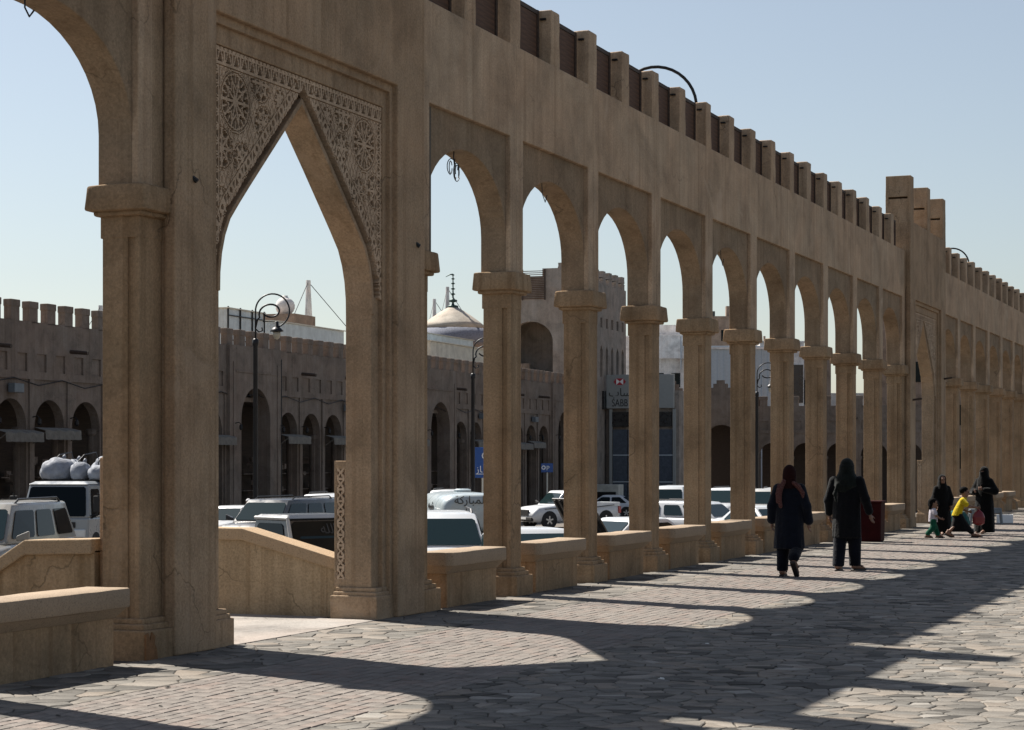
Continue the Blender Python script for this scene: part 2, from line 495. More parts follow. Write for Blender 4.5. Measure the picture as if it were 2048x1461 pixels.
def stone_geo(poly, cx, cy, rnd, gap=0.011, thick=0.03, rough=0.006, lift=0.005, jag=True):
    """verts (about the centre) and faces of one slab with a worn, rounded rim"""
    ring = []
    n = len(poly)
    for i in range(n):
        a = poly[i]; b = poly[(i + 1) % n]
        if jag:                              # corners worn off, sides slightly uneven
            k = rnd.uniform(.05, .13)
            ring.append((a[0] + (b[0] - a[0]) * k, a[1] + (b[1] - a[1]) * k))
            if math.hypot(b[0] - a[0], b[1] - a[1]) > 0.14:
                w = rnd.uniform(-.02, .05)
                ring.append(((a[0] + b[0]) / 2 + (b[1] - a[1]) * w * -.6, (a[1] + b[1]) / 2 + (a[0] - b[0]) * w * -.6))
            k = rnd.uniform(.87, .95)
            ring.append((a[0] + (b[0] - a[0]) * k, a[1] + (b[1] - a[1]) * k))
        else: ring.append(a)
    def inset(p, g):
        d = math.hypot(p[0] - cx, p[1] - cy)
        f = max(0.3, (d - g) / d) if d > 1e-6 else 1
        return ((p[0] - cx) * f, (p[1] - cy) * f)
    z = rnd.uniform(-lift, lift); tx = rnd.uniform(-.009, .009); ty = rnd.uniform(-.009, .009)
    lo = [inset(p, gap) for p in ring]; hi = [inset(p, gap + 0.009) for p in ring]
    m = len(ring)
    v = [(p[0], p[1], -thick) for p in lo] + [(p[0], p[1], z + p[0] * tx + p[1] * ty - 0.005) for p in lo] + \
        [(p[0], p[1], z + p[0] * tx + p[1] * ty) for p in hi]
    f = []
    for k in (0, m):
        for i in range(m):
            j = (i + 1) % m
            f.append((k + i, k + j, k + m + j, k + m + i))
    f.append(tuple(2 * m + i for i in range(m)))
    return v, f

def lay(cells, mat, single_name, mass_name, n_single, gap, seed, jag=True, lift=0.005):
    rnd = random.Random(seed)
    def size(c):
        d = Vector((c[0] - EYE.x, c[1] - EYE.y)); a = -d.x * math.sin(VIEW) + d.y * math.cos(VIEW); r = d.x * math.cos(VIEW) + d.y * math.sin(VIEW)
        if a < 12.2 or abs(r) > a * 0.262: return 1e6 + a
        return a
    cells = sorted(cells, key=size)
    V, F, T = [], [], []
    for k, (cx, cy, poly) in enumerate(cells):
        v, f = stone_geo(poly, cx, cy, rnd, gap, jag=jag, lift=lift)
        tone = min(1, max(0, rnd.gauss(.45, .24)))
        if k < n_single and size((cx, cy)) < 1e6:
            me = bpy.data.meshes.new(single_name); me.from_pydata(v, [], f); me.materials.append(mat)
            at = me.attributes.new('tone', 'FLOAT', 'FACE'); at.data.foreach_set('value', [tone] * len(f))
            inst(me, single_name, plaza, (cx, cy, 0))
        else:
            n = len(V)
            V += [(p[0] + cx, p[1] + cy, p[2]) for p in v]
            F += [tuple(i + n for i in q) for q in f]
            T += [tone] * len(f)
    me = bpy.data.meshes.new(mass_name); me.from_pydata(V, [], F); me.materials.append(mat)
    at = me.attributes.new('tone', 'FLOAT', 'FACE'); at.data.foreach_set('value', T)
    kind(inst(me, mass_name, plaza), 'stuff')

view_right = lambda y: max(4.6, min(15.0, 12.4 - 0.115 * y))
cells = crazy(3.34, 15, 7, 56, 0.165, 3, view_right)
lay(cells, M['flag'], 'paving_stone', 'paving_stones', 300, 0.005, 11, lift=0.003)
cells = crazy(0.02, 1.25, 3, 66, 0.22, 5)
lay(cells, M['flag'], 'edging_stone', 'edging_stones', 150, 0.006, 13, lift=0.003)
cells = []
rnd = random.Random(21)
x = 1.26; row = 0
while x < 3.33:
    w = 0.104
    y = 4.0 + rnd.uniform(0, .2)
    while y < 90:
        l = 0.21 + rnd.uniform(-.004, .004)
        a = rnd.uniform(-.004, .004)
        cells.append((x + w / 2, y + l / 2, [(x + a, y), (x + w + a, y), (x + w + a, y + l), (x + a, y + l)]))
        y += l
    x += w; row += 1
lay(cells, M['brick'], 'paving_brick', 'paving_bricks', 300, 0.005, 15, jag=False, lift=0.0025)

# ------------------------------------------------------------------ arcade
Z_SPR, Z_TOP, Z_MER = 4.05, 6.91, 7.66
PANEL_TOP = 5.75
def arch_curve(cy, a, z_st, b, z_bot, n=22):
    p = [(cy + a, z_bot)]
    for k in range(n + 1):
        t = math.pi * k / n
        p.append((cy + a * math.cos(t), z_st + b * math.sin(t)))
    p.append((cy - a, z_bot))
    return p

from mathutils import noise as mnoise
def weather(me, amp, seed=0):
    """hand-made unevenness: cut long edges, then nudge the points"""
    bm = bmesh.new(); bm.from_mesh(me)
    for _ in range(3):
        es = [e for e in bm.edges if e.calc_length() > .12]
        if not es: break
        bmesh.ops.subdivide_edges(bm, edges=es, cuts=1, use_grid_fill=True)
    for v in bm.verts:
        v.co += mnoise.noise_vector(v.co * 4.0 + Vector((seed * 13.1, seed * 5.7, seed))) * amp + mnoise.noise_vector(v.co * 13.0 + Vector((seed * 3.1, 7, seed))) * amp * .35
    bm.to_mesh(me); bm.free()
    me.shade_smooth(); me.set_sharp_from_angle(angle=R(32))
    return me

def bay_mesh():
    w = BAY; e = 0.22
    A = [(0, Z_SPR), (e, Z_SPR), (e, PANEL_TOP), (w - e, PANEL_TOP), (w - e, Z_SPR), (w, Z_SPR), (w, Z_TOP), (0, Z_TOP)]
    m = MB().prism(A, -0.10, 0.0)
    return m.mesh('spandrel', M['plaster'], bevel=0.012, ang=50)
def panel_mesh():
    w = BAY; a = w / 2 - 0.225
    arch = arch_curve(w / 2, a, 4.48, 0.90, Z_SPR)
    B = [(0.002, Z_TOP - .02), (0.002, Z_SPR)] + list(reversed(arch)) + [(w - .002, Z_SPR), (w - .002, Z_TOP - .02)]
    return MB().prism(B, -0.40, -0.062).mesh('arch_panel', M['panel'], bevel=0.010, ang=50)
def merlon_mesh():
    prof = [(-0.175, Z_TOP - .05), (0.175, Z_TOP - .05), (0.165, Z_MER - .02), (0.15, Z_MER), (-0.15, Z_MER), (-0.165, Z_MER - .02)]
    return [weather(MB().prism(prof, -0.24, -0.002).mesh('merlon', M['plaster'], bevel=0.022), .010, k) for k in range(4)]
def shaft_mesh():
    s = 0.185; g = 0.022
    # plan with a shallow slot on each side face, near the front and the back corner
    pl = []
    for (sx, sy) in ((1, 1), (-1, 1), (-1, -1), (1, -1)):
        pass
    pl = [(s, -s), (s, s), (s - .05, s), (s - .05, s - g), (s - .115, s - g), (s - .115, s), (-s, s), (-s, -s), (s - .115, -s), (s - .115, -s + g), (s - .05, -s + g), (s - .05, -s)]
    m = MB().prism(pl, 0.33, 3.63, 'z')
    m.box(-s - .018, s + .004, -s - .004, s + .004, 3.60, 3.80)
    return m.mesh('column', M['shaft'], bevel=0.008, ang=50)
def capital_mesh():
    m = MB()
    m.hexa([(-.30, -.30, 3.825), (.30, -.30, 3.825), (.30, .30, 3.825), (-.30, .30, 3.825)], [(-.285, -.285, Z_SPR), (.285, -.285, Z_SPR), (.285, .285, Z_SPR), (-.285, .285, Z_SPR)])
    m.box(-.245, .245, -.245, .245, 3.785, 3.835)
    return [weather(m.mesh('capital', M['shaft'], bevel=0.022), .009, k + 9) for k in range(3)]
def plinth_mesh():
    m = MB().box(-.32, .31, -.29, .29, -0.1, .25)
    m.box(-.27, .27, -.25, .25, .24, .30).box(-.235, .235, -.215, .215, .29, .345)
    return m.mesh('plinth', M['shaft'], bevel=0.015)
def shutter_meshes():
    w = BAY / 2 - 0.35
    fr = MB()
    for y in (0.02, w - .075): fr.box(-.225, -.165, y, y + .055, Z_TOP - .03, Z_MER - .03)
    for z in (Z_TOP - .02, Z_MER - .09): fr.box(-.222, -.168, .02, w - .02, z, z + .055)
    sl = MB().hexa([(-.205, .07, 0), (-.188, .07, 0), (-.188, w - .07, 0), (-.205, w - .07, 0)], [(-.198, .07, .072), (-.180, .07, .072), (-.180, w - .07, .072), (-.198, w - .07, .072)])
    return fr.mesh('shutter', M['wooddk']), sl.mesh('slat', M['wood'])
ME = dict(bay=bay_mesh(), panel=panel_mesh(), merlon=merlon_mesh(), shaft=shaft_mesh(), cap=capital_mesh(), plinth=plinth_mesh(),
          peg=MB().box(-.15, -.07, -.20, -.165, 7.52, 7.545).mesh('bracket', M['iron']))
ME['shut'], ME['slat'] = shutter_meshes()
CX = -0.20
jit = random.Random(77)

def add_column(root, y):
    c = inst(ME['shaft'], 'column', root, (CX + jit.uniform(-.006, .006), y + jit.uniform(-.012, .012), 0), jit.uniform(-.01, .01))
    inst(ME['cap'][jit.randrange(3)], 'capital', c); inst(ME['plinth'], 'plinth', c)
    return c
def add_merlon(root, y, peg=True):
    m = inst(ME['merlon'][jit.randrange(4)], 'merlon', root, (jit.uniform(-.006, .004), y + jit.uniform(-.015, .015), jit.uniform(-.022, .012)), jit.uniform(-.012, .012))
    if peg: inst(ME['peg'], 'bracket', m)
def add_shutter(root, y):
    s = inst(ME['shut'], 'shutter', root, (0, y, 0))
    for k in range(9): inst(ME['slat'], 'slat', s, (0, 0, Z_TOP + .03 + k * .069))

def arcade(label, y_first, n, first_col, last_col):
    root = empty('arcade', (0, y_first, 0), label=label, cat='arcade', group='stretches of the long arcade')
    for k in range(n):
        inst(ME['bay'], 'spandrel', root, (0, k * BAY, 0))
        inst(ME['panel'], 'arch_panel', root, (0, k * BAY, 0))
    for k in range(first_col, last_col + 1): add_column(root, k * BAY)
    for k in range(2 * n + 1):
        y = k * BAY / 2
        if 0.1 < y < n * BAY - .1: add_merlon(root, y - .04)
        if k < 2 * n: add_shutter(root, y + .175 - .04)
    return root
A0 = arcade('short brown plaster arcade stretch left of the near carved gateway', C0 - 3 * BAY, 3, 0, 3)
A1 = arcade('long brown plaster arcade stretch of ten arches between the two gateways', C1 - BAY, 10, 0, 10)
A2 = arcade('far brown plaster arcade stretch beyond the second gateway', C1 - BAY + PERIOD, 9, 0, 9)
# grey cement patch at the first arch panel, loose wires in the arch crowns
MB().box(-.07, -.056, .224, .385, 4.06, 5.735).build('cement_patch', M['cement'], A1)
rnd = random.Random(4)
wires = MB()
for k in range(6):
    r = rnd.uniform(.04, .10); c = Vector((-.2 + rnd.uniform(-.05, .05), BAY / 2 - .08 + rnd.uniform(-.04, .04), 5.20 - rnd.uniform(0, .08)))
    a0 = rnd.uniform(0, 6.28); tl = rnd.uniform(-.5, .5)
    wires.tube([c + Vector((math.sin(tl) * r * math.cos(a0 + t), r * math.cos(a0 + t), r * 1.4 * math.sin(a0 + t))) for t in np.linspace(0, rnd.uniform(3.5, 6), 14)], 0.006, 5)
wires.tube([(-.2, BAY / 2 - .08, 5.40), (-.2, BAY / 2 - .09, 5.3), (-.2, BAY / 2 - .06, 5.2)], 0.008, 5)
wires.build('hanging_wire', M['iron'], A1)
for b, ln in ((1, .25), (4, .3), (0, .0)):
    if ln: MB().tube([(-.2, b * BAY + BAY / 2 - .05, 5.39), (-.2, b * BAY + BAY / 2 - .03, 5.39 - ln * .6), (-.2, b * BAY + BAY / 2 + .08, 5.39 - ln), (-.2, b * BAY + BAY / 2 + .15, 5.42 - ln * .7)], 0.006, 5).build('hanging_wire', M['iron'], A1)
MB().tube([(-.2, 2.5 * BAY - .1, 5.40), (-.2, 2.5 * BAY - .1, 5.28), (-.2, 2.5 * BAY - .04, 5.22), (-.2, 2.5 * BAY + .02, 5.28)], 0.008, 5).build('hanging_wire', M['iron'], A0)
# rusty, broken plinth of the near column
MB().prism([(3 * BAY + a, b) for a, b in ((-.288, .0), (-.10, .0), (-.12, .10), (-.15, .13), (-.14, .20), (-.19, .235), (-.22, .16), (-.25, .232), (-.288, .22))], .10, .1165).build('rust_stain', M['rust'], A0)

# ------------------------------------------------------------------ benches
def bench(y0, y1, label):
    root = empty('stone_bench', (0, y0, 0), label=label, cat='bench', group='stone benches between the columns')
    L = y1 - y0
    pl = [(-.26, 0.0), (.10, 0.0), (.17, .07), (.17, L), (-.26, L)]
    pl2 = [(-.26, 0.02), (.09, 0.02), (.15, .08), (.15, L - .02), (-.26, L - .02)]
    inst(weather(MB().prism(pl, .475, .64, 'z').mesh('seat', M['bench'], bevel=.022), .006, int(y0 * 7)), 'seat', root)
    m = MB()
    lo = [(-.26, .10), (.06, .10), (.068, .12), (.068, L - .09), (-.26, L - .09)]
    n = len(lo)
    m.add([(p[0], p[1], .39) for p in lo] + [(p[0], p[1], .478) for p in pl2], [tuple(range(n)), tuple(range(2 * n - 1, n - 1, -1))] + [(i, (i + 1) % n, (i + 1) % n + n, i + n) for i in range(n)])
    m.build('moulding', M['bench'], root, bevel=.006)
    MB().box(-.25, .065, .12, L - .09, -.1, .395).build('base', M['shaft'], root, bevel=.012)
    return root
ordn = ['first', 'second', 'third', 'fourth', 'fifth', 'sixth', 'seventh', 'eighth', 'ninth', 'tenth']
bench(12.36, 14.26, 'nearest speckled stone bench, cut off by the left edge of the picture')
for k in range(10):
    c = C1 + (k - 1) * BAY
    bench(c + (.39 if k else .45), c + 2.17, 'speckled stone bench in the %s arch bay right of the near carved gateway' % ordn[k])
for k in range(5):
    c = C1 + PERIOD + (k - 1) * BAY
    bench(c + .39, c + 2.17, 'speckled stone bench in the %s arch bay beyond the far gateway' % ordn[k])

# ------------------------------------------------------------------ carved gateways
ARCH = [(1.61, 0.0), (1.61, 3.25), (1.605, 3.42), (1.575, 3.60), (1.515, 3.77), (1.42, 3.93), (1.24, 4.105), (1.05, 4.28), (.60, 4.69), (.30, 4.955), (0.0, 5.22)]
def gate_curve(o):
    """right half of the opening, offset outward by o, foot to apex"""
    out = []
    n = len(ARCH)
    for i, p in enumerate(ARCH):
        a = Vector(ARCH[max(i - 1, 0)]); b = Vector(ARCH[min(i + 1, n - 1)])
        d = (b - a).normalized()
        nrm = Vector((d.y, -d.x))
        q = Vector(p) + nrm * o
        if i == n - 1: q = Vector((0, p[1] + o * 1.38))
        out.append((max(0, q.x), q.y))
    return out
def gate_outline(half, z0, z1, o):
    r = gate_curve(o)
    r[0] = (r[0][0], z0)
    return [(half, z1), (-half, z1), (-half, z0)] + [(-p[0], p[1]) for p in r] + [(p[0], p[1]) for p in reversed(r[:-1])] + [(half, z0)]
def rect_notch(half, z1, nh, nt):
    return [(-half, 0), (-nh, 0), (-nh, nt), (nh, nt), (nh, 0), (half, 0), (half, z1), (-half, z1)]

GH = (G1 - G0) / 2
ROS = [(1.37, 5.02, .30), (.88, 5.27, .20), (.50, 5.17, .115), (.83, 4.91, .175), (1.24, 4.50, .175), (1.62, 4.56, .21), (1.63, 4.07, .15)]
STEP = 0.0125
def lattice_panel():
    ys = np.arange(-1.785, 1.785, STEP) + STEP / 2
    zs = np.arange(3.42, 5.482, STEP) + STEP / 2
    Y, Zz = np.meshgrid(ys, zs, indexing='ij')
    A = np.abs(Y)
    crv = np.array(gate_curve(.13))
    segd = np.full(Y.shape, 9.0); sarc = np.zeros(Y.shape); acc = 0
    for a, b in zip(crv[:-1], crv[1:]):
        d = b - a; L = np.hypot(*d)
        if L < 1e-6: continue
        t = np.clip(((A - a[0]) * d[0] + (Zz - a[1]) * d[1]) / L ** 2, 0, 1)
        dd = np.hypot(A - a[0] - t * d[0], Zz - a[1] - t * d[1])
        m = dd < segd
        segd[m] = dd[m]; sarc[m] = acc + t[m] * L
        acc += L
    wl_ = np.interp(Zz, crv[:, 1], crv[:, 0])
    solid = (A > wl_) | (Zz > crv[-1, 1])
    dep = np.zeros(Y.shape)
    # diamond mesh ground
    p = 0.14
    for s in (1, -1):
        fr = np.abs(((Y * 1.9 + s * Zz) / p) % 1 - .5)
        dep[fr < .07] = .009
    reg = np.zeros(Y.shape, int)
    # rosettes
    for k, (ry, rz, rr) in enumerate(ROS):
        dy = A - ry; dz = Zz - rz
        rad = np.hypot(dy, dz) / rr; th = np.arctan2(dz, dy)
        ins = rad < 1
        dep[ins] = 0
        dep[ins & (np.abs(rad - .90) < .02 + .004 / rr)] = .02
        dep[ins & (rad > .975)] = .02
        nS = 10 if rr > .25 else 8
        sp = np.abs((th / (2 * math.pi) * nS + .5) % 1 - .5) * 2 * math.pi / nS * rad * rr
        sp2 = np.abs((th / (2 * math.pi) * nS) % 1 - .5) * 2 * math.pi / nS * rad * rr
        barw = .0105 if rr > .16 else .009
        hole = (rad < .82) & (rad > .14) & (sp > barw)
        hole &= ~(np.abs(rad - .52 - .09 * np.cos(th * nS)) < .012 / rr)
        if rr > .25: hole &= ~((rad > .60) & (sp2 < .008))
        dep[ins & hole] = .122
        reg[ins] = k + 1
    # borders of little triangles
    def zig(u, v, mask):
        f = u % 1
        tri = (np.abs(f - .5) < .40 * v) & (np.abs(f - .5) > .06)
        tri2 = (np.abs(f - .5) > .5 - .36 * (1 - v))
        dep[mask] = 0
        dep[mask & (tri | tri2) & (v > .12) & (v < .88)] = .122
        reg[mask] = 20
    m = (Zz > 5.325) & (Zz < 5.46)
    zig(Y / .15, (Zz - 5.325) / .135, m)
    dep[(Zz > 5.305) & (Zz <= 5.318)] = .02
    m = (A > 1.675) & (A < 1.765) & (Zz <= 5.30)
    zig(Zz / .13, (A - 1.675) / .09, m)
    dep[(A > 1.655) & (A <= 1.667) & (Zz <= 5.30)] = .02
    m = (segd > .035) & (segd < .125) & (Zz < 5.28) & (A > wl_)
    f = (sarc / .11) % 1; v = (segd - .035) / .09
    dep[m] = 0; reg[m] = 21
    alt = (np.floor(sarc / .11) % 2) < 1
    dep[m & alt & (np.hypot((f - .5) * .11, (v - .5) * .09) < .028)] = .122
    dep[m & ~alt & (np.abs((f - .5) - (v - .5) * .7) > .13) & (np.abs(f - .5) < .44) & (v > .12) & (v < .88)] = .122
    dep[(segd > .128) & (segd < .14) & (A > wl_)] = .02
    return ys, zs, solid, dep, reg

def height_mesh(name, ys, zs, cellmask, solid, dep, base, mat, P):
    """front squares at -dep plus walls towards deeper neighbours"""
    V = {}; vs_ = []; fs = []
    def vid(i, j, d):
        k = (i, j, int(round(d * 1e4)))
        if k not in V:
            V[k] = len(vs_); vs_.append(P(ys[0] - STEP / 2 + i * STEP, zs[0] - STEP / 2 + j * STEP, d))
        return V[k]
    ny_, nz_ = solid.shape
    idx = np.argwhere(cellmask & solid)
    for i, j in idx:
        d = dep[i, j]
        fs.append((vid(i, j, d), vid(i + 1, j, d), vid(i + 1, j + 1, d), vid(i, j + 1, d)))
        for di, dj, a, b in ((1, 0, (1, 0), (1, 1)), (-1, 0, (0, 1), (0, 0)), (0, 1, (1, 1), (0, 1)), (0, -1, (0, 0), (1, 0))):
            u, w = i + di, j + dj
            e = dep[u, w] if 0 <= u < ny_ and 0 <= w < nz_ and solid[u, w] else base
            if e > d + 1e-6:
                fs.append((vid(i + a[0], j + a[1], d), vid(i + a[0], j + a[1], e), vid(i + b[0], j + b[1], e), vid(i + b[0], j + b[1], d)))
    me = bpy.data.meshes.new(name); me.from_pydata(vs_, [], fs); me.materials.append(mat); me.update()
    return me

ys, zs, solid, dep, reg = lattice_panel()
side = ys[:, None] * np.ones_like(solid)
PX = lambda a, b, d: (0.0 - d, a, b)
LAT = []
for sgn in (-1, 1):
    LAT.append(('lattice_panel', height_mesh('lattice_panel', ys, zs, (reg == 0) & (side * sgn > 0), solid, dep, .09, M['carved'], PX)))
    LAT.append(('lattice_border', height_mesh('lattice_border', ys, zs, (reg == 21) & (side * sgn > 0), solid, dep, .09, M['carved'], PX)))
LAT.append(('lattice_border', height_mesh('lattice_border', ys, zs, reg == 20, solid, dep, .09, M['carved'], PX)))
for k in range(len(ROS)):
    for sgn in (-1, 1):
        LAT.append(('rosette', height_mesh('rosette', ys, zs, (reg == k + 1) & (side * sgn > 0), solid, dep, .09, M['carved'], PX)))
# carved dado strips at the foot of the jambs
dx_ = np.arange(-.455, -.345, STEP) + STEP / 2; dz_ = np.arange(.42, 1.60, STEP) + STEP / 2
DX, DZ = np.meshgrid(dx_, dz_, indexing='ij')
dd = np.full(DX.shape, .035)
u = (DZ / .12) % 1; c = np.abs(DX + .40)
dd[np.abs(c - .035 * np.abs(np.sin(DZ * math.pi / .12))) < .014] = 0
dd[(np.abs(u - .5) < .10) & (c < .02)] = 0
dd[c > .045] = .012
DADO = {}
for s in (-1, 1):
    DADO[s] = height_mesh('carving', dx_, dz_, np.ones(DX.shape, bool), np.ones(DX.shape, bool), dd, .04, M['carved'],
                          (lambda a, b, d, s=s: (a, s * (1.612 + d), b)))

GM = {}
GM['frame'] = MB().prism(rect_notch(GH, 7.67, 1.935, 5.74), .015, .13).mesh('gate_frame', M['pier'], bevel=.015, ang=50)
GM['mould1'] = MB().prism(rect_notch(GH - .03, 6.2, 1.87, 5.66), -.05, .066).mesh('moulding', M['pier'], bevel=.008, ang=50)
GM['mould2'] = MB().prism(rect_notch(GH - .06, 6.1, 1.79, 5.49), -.08, .016).mesh('moulding', M['pier'], bevel=.008, ang=50)
GM['body'] = MB().prism(gate_outline(GH - .01, 0.0, 6.0, 0.0), -.34, -.128).mesh('gate_arch', M['pier'], bevel=.012, ang=50)
band = MB()
rc = gate_curve(.0)[1:]; oc = gate_curve(.05)[1:]
loop = [(p[0], p[1]) for p in rc] + [(-p[0], p[1]) for p in reversed(rc[:-1])]
lo2 = [(p[0], p[1]) for p in oc] + [(-p[0], p[1]) for p in reversed(oc[:-1])]
GM['roll'] = MB().prism(loop + list(reversed(lo2)), -.14, -.02).mesh('archivolt', M['pier'], bevel=.008, ang=40)
up = MB().box(-.50, .02, -GH + .004, GH - .004, 5.99, 7.668)
GM['upper'] = up.mesh('gate_tower', M['pier'], bevel=.01)
def fin_mesh():
    m = MB()
    m.prism([(-.245, 7.60), (.245, 7.60), (.225, 7.95), (.235, 8.22), (-.235, 8.22), (-.225, 7.95)], -.50, .128)
    m.prism([(-.235, 8.27), (.235, 8.27), (.20, 8.55), (.205, 8.80), (-.205, 8.80), (-.20, 8.55)], -.50, .128)
    m.box(-.498, -.43, -.232, .232, 8.2, 8.3); m.box(.05, .126, -.232, .232, 8.2, 8.3)
    return m.mesh('tower_merlon', M['pier'], bevel=.012)
GM['fin'] = fin_mesh()
GM['fill'] = MB().box(-.398, -.003, 0, .23, Z_SPR + .002, Z_TOP).mesh('pier_link', M['pier'])
def gplinth(s):
    m = MB()
    def bx(x0, x1, a, b, z0, z1): m.box(x0, x1, min(s * a, s * b), max(s * a, s * b), z0, z1)
    bx(-.48, .075, 1.52, 1.95, -.1, .25); bx(-.46, .055, 1.55, 1.94, .24, .29); bx(-.445, .035, 1.58, 1.94, .285, .335)
    return m.mesh('plinth', M['pier'], bevel=.013)
def gjamb(s):
    m = MB(); a, b = sorted((s * 1.612, s * 1.80))
    return m.box(-.30, -.035, a, b, .33, 3.44).mesh('jamb', M['pier'], bevel=.01)
def gpost(s):
    m = MB()
    def bx(x0, x1, a, b, z0, z1): m.box(x0, x1, min(s * a, s * b), max(s * a, s * b), z0, z1)
    bx(-.475, -.335, 1.652, 1.93, .33, 1.69)
    bx(-.475, -.456, 1.612, 1.66, .33, 1.688); bx(-.344, -.335, 1.612, 1.66, .33, 1.686)
    bx(-.457, -.343, 1.613, 1.66, .33, .421); bx(-.457, -.343, 1.613, 1.66, 1.598, 1.684)
    return m.mesh('dado_post', M['pier'], bevel=.004)
GM['pl'] = {s: gplinth(s) for s in (-1, 1)}; GM['post'] = {s: gpost(s) for s in (-1, 1)}; GM['jamb'] = {s: gjamb(s) for s in (-1, 1)}
def gateway(cy, label):
    root = empty('gateway', (0, cy, 0), label=label, cat='gateway', group='carved gateways in the arcade')
    for k, n in (('frame', 'gate_frame'), ('mould1', 'moulding'), ('mould2', 'moulding'), ('body', 'gate_arch'), ('roll', 'archivolt'), ('upper', 'gate_tower')):
        inst(GM[k], n, root)
    pan = None
    for n, me in LAT:
        if n == 'lattice_panel': pan = inst(me, n, root)
        else: inst(me, n, pan)
    inst(GM['fill'], 'pier_link', root, (0, -GH - .165, 0)); inst(GM['fill'], 'pier_link', root, (0, GH - .02, 0))
    for y in (-GH + .245, 0, GH - .245): inst(GM['fin'], 'tower_merlon', root, (0, y, 0))
    for s in (-1, 1):
        inst(GM['pl'][s], 'plinth', root); inst(GM['jamb'][s], 'jamb', root)
        p = inst(GM['post'][s], 'dado_post', root); inst(DADO[s], 'carving', p)
    return root
g1 = gateway((G0 + G1) / 2, 'near gateway with tall pointed arch under carved lattice rosettes')
g2 = gateway((G0 + G1) / 2 + PERIOD, 'far gateway with pointed arch below three tall merlons')
for (y, z, s) in ((15.33 - 17.68, 4.17, 1), (20.1 - 17.68, 4.07, 1)):
    MB().tube([(.10, y, z + .03), (.16, y + .02, z - .02)], .022, 6).build('iron_peg', M['iron'], g1)
for (x, y, z) in ((.13, -2.33, 3.2), (.13, 2.35, 3.9)):
    MB().tube([(.10, y, z), (.36, y - .03, z + .03)], .025, 6).build('wooden_peg', M['wooddk'], g2)

# stair parapets behind the near gateway
def parapet(name, y0, y1, top, x_in, label):
    """top: list of (x, z) from the arcade outwards"""
    root = empty(name, (0, 0, 0), label=label, cat='parapet')
    out = [(top[0][0], -1.6)] + [(x, z - .10) for x, z in top] + [(top[-1][0], -1.6)]
    MB().prism([(p[0], p[1]) for p in out], y0 + .05, y1 - .05, 'y').build('wall', M['parapet'], root, bevel=.006, ang=50)
    m = []
    cop = [(x, z - .13) for x, z in top] + [(x, z) for x, z in reversed(top)]
    MB().prism(cop, y0, y1, 'y').build('coping', M['coping'], root, bevel=.012, ang=12)
    return root
parapet('stair_parapet', 19.42, 19.78, [(-.50, .63), (-1.68, .945), (-3.4, .95)], 0, 'speckled stair parapet sloping down towards the gateway arch')
parapet('stair_parapet', 14.66, 15.00, [(-.48, 1.02), (-1.17, 1.0), (-3.3, -.25)], 0, 'speckled stair parapet behind the nearest bench, stepping down to the left')
MB().box(-.49, -.405, 14.80, 14.98, 0.0, 1.72).build('parapet_post', M['plaster'], A0, bevel=.012, loc=(0, -(C0 - 3 * BAY), 0))
# ------------------------------------------------------------------ souq building across the lot
SQA = R(2.57)                       # turned a little from the arcade's line
SQ = empty('souq_building', (9.2 - 40 * math.cos(SQA), -40 * math.sin(SQA), 0), SQA,
           label='long two-storey mud-brown market building with crenellated roof across the parking lot', cat='building')
# local frame: y along the front, x towards the viewer, front plane x = 0
PB = 2.55
def sq_floor(y):
    w = SQ_M @ Vector((0, y, 0)); return lot_z(w.x, w.y)
SQ_M = Matrix.Translation(SQ.location) @ Matrix.Rotation(SQA, 4, 'Z')
F0 = -2.6
def rect(y0, y1, z0, z1): return [(y0, z0), (y1, z0), (y1, z1), (y0, z1)]
def sq_bay():
    m = MB(); w = PB; e = .14
    arch = arch_curve(w / 2, 1.0, 2.95, .95, F0, 14)
    # outer skin with two blind niches and the arch panel sunk
    out = [(0, F0), (e, F0), (e, 4.62), (w - e, 4.62), (w - e, F0), (w, F0), (w, 6.70), (0, 6.70)]
    niches = [rect(w * .25 - .32, w * .25 + .32, 4.9, 5.55), rect(w * .75 - .32, w * .75 + .32, 4.9, 5.55)]
    m.prism(out, -.12, 0, holes=niches)
    inner = [(0.01, 6.68), (0.01, F0)] + list(reversed(arch)) + [(w - .01, F0), (w - .01, 6.68)]
    m.prism(inner, -.45, -.075)
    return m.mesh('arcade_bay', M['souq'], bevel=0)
def sq_gate():
    m = MB(); w = 2 * PB
    arch = arch_curve(w / 2, 1.45, 3.45, 1.45, F0, 18)
    out = [(0, 6.72), (0, F0)] + list(reversed(arch)) + [(w, F0), (w, 6.72)]
    m.prism(out, -.6, .16)
    m.box(.15, .20, .55, w - .55, 5.55, 5.62)
    m.box(.15, .20, .30, .42, F0, 6.0); m.box(.15, .20, w - .42, w - .30, F0, 6.0)
    return m.mesh('gate_bay', M['souq'], bevel=0)
def sq_merlon():
    m = MB().box(-.30, 0.0, -.27, .27, 6.66, 7.22)
    return m.mesh('merlon', M['souq'])
def sq_cap(): return MB().box(-.32, .025, -.30, .30, 7.18, 7.44).mesh('cap', M['souq'], bevel=.03)
SM = dict(bay=sq_bay(), gate=sq_gate(), mer=sq_merlon(), cap=sq_cap(),
          spout=MB().tube([(-.1, 0, 5.75), (.75, 0, 5.68)], .075, 8).mesh('spout', M['wooddk']),
          col=MB().lathe([(.30, F0), (.30, 2.6), (.36, 2.7), (.36, 2.85), (.3, 2.9)], (0, 0, 0), 14).mesh('pillar', M['souq'], smooth=False))
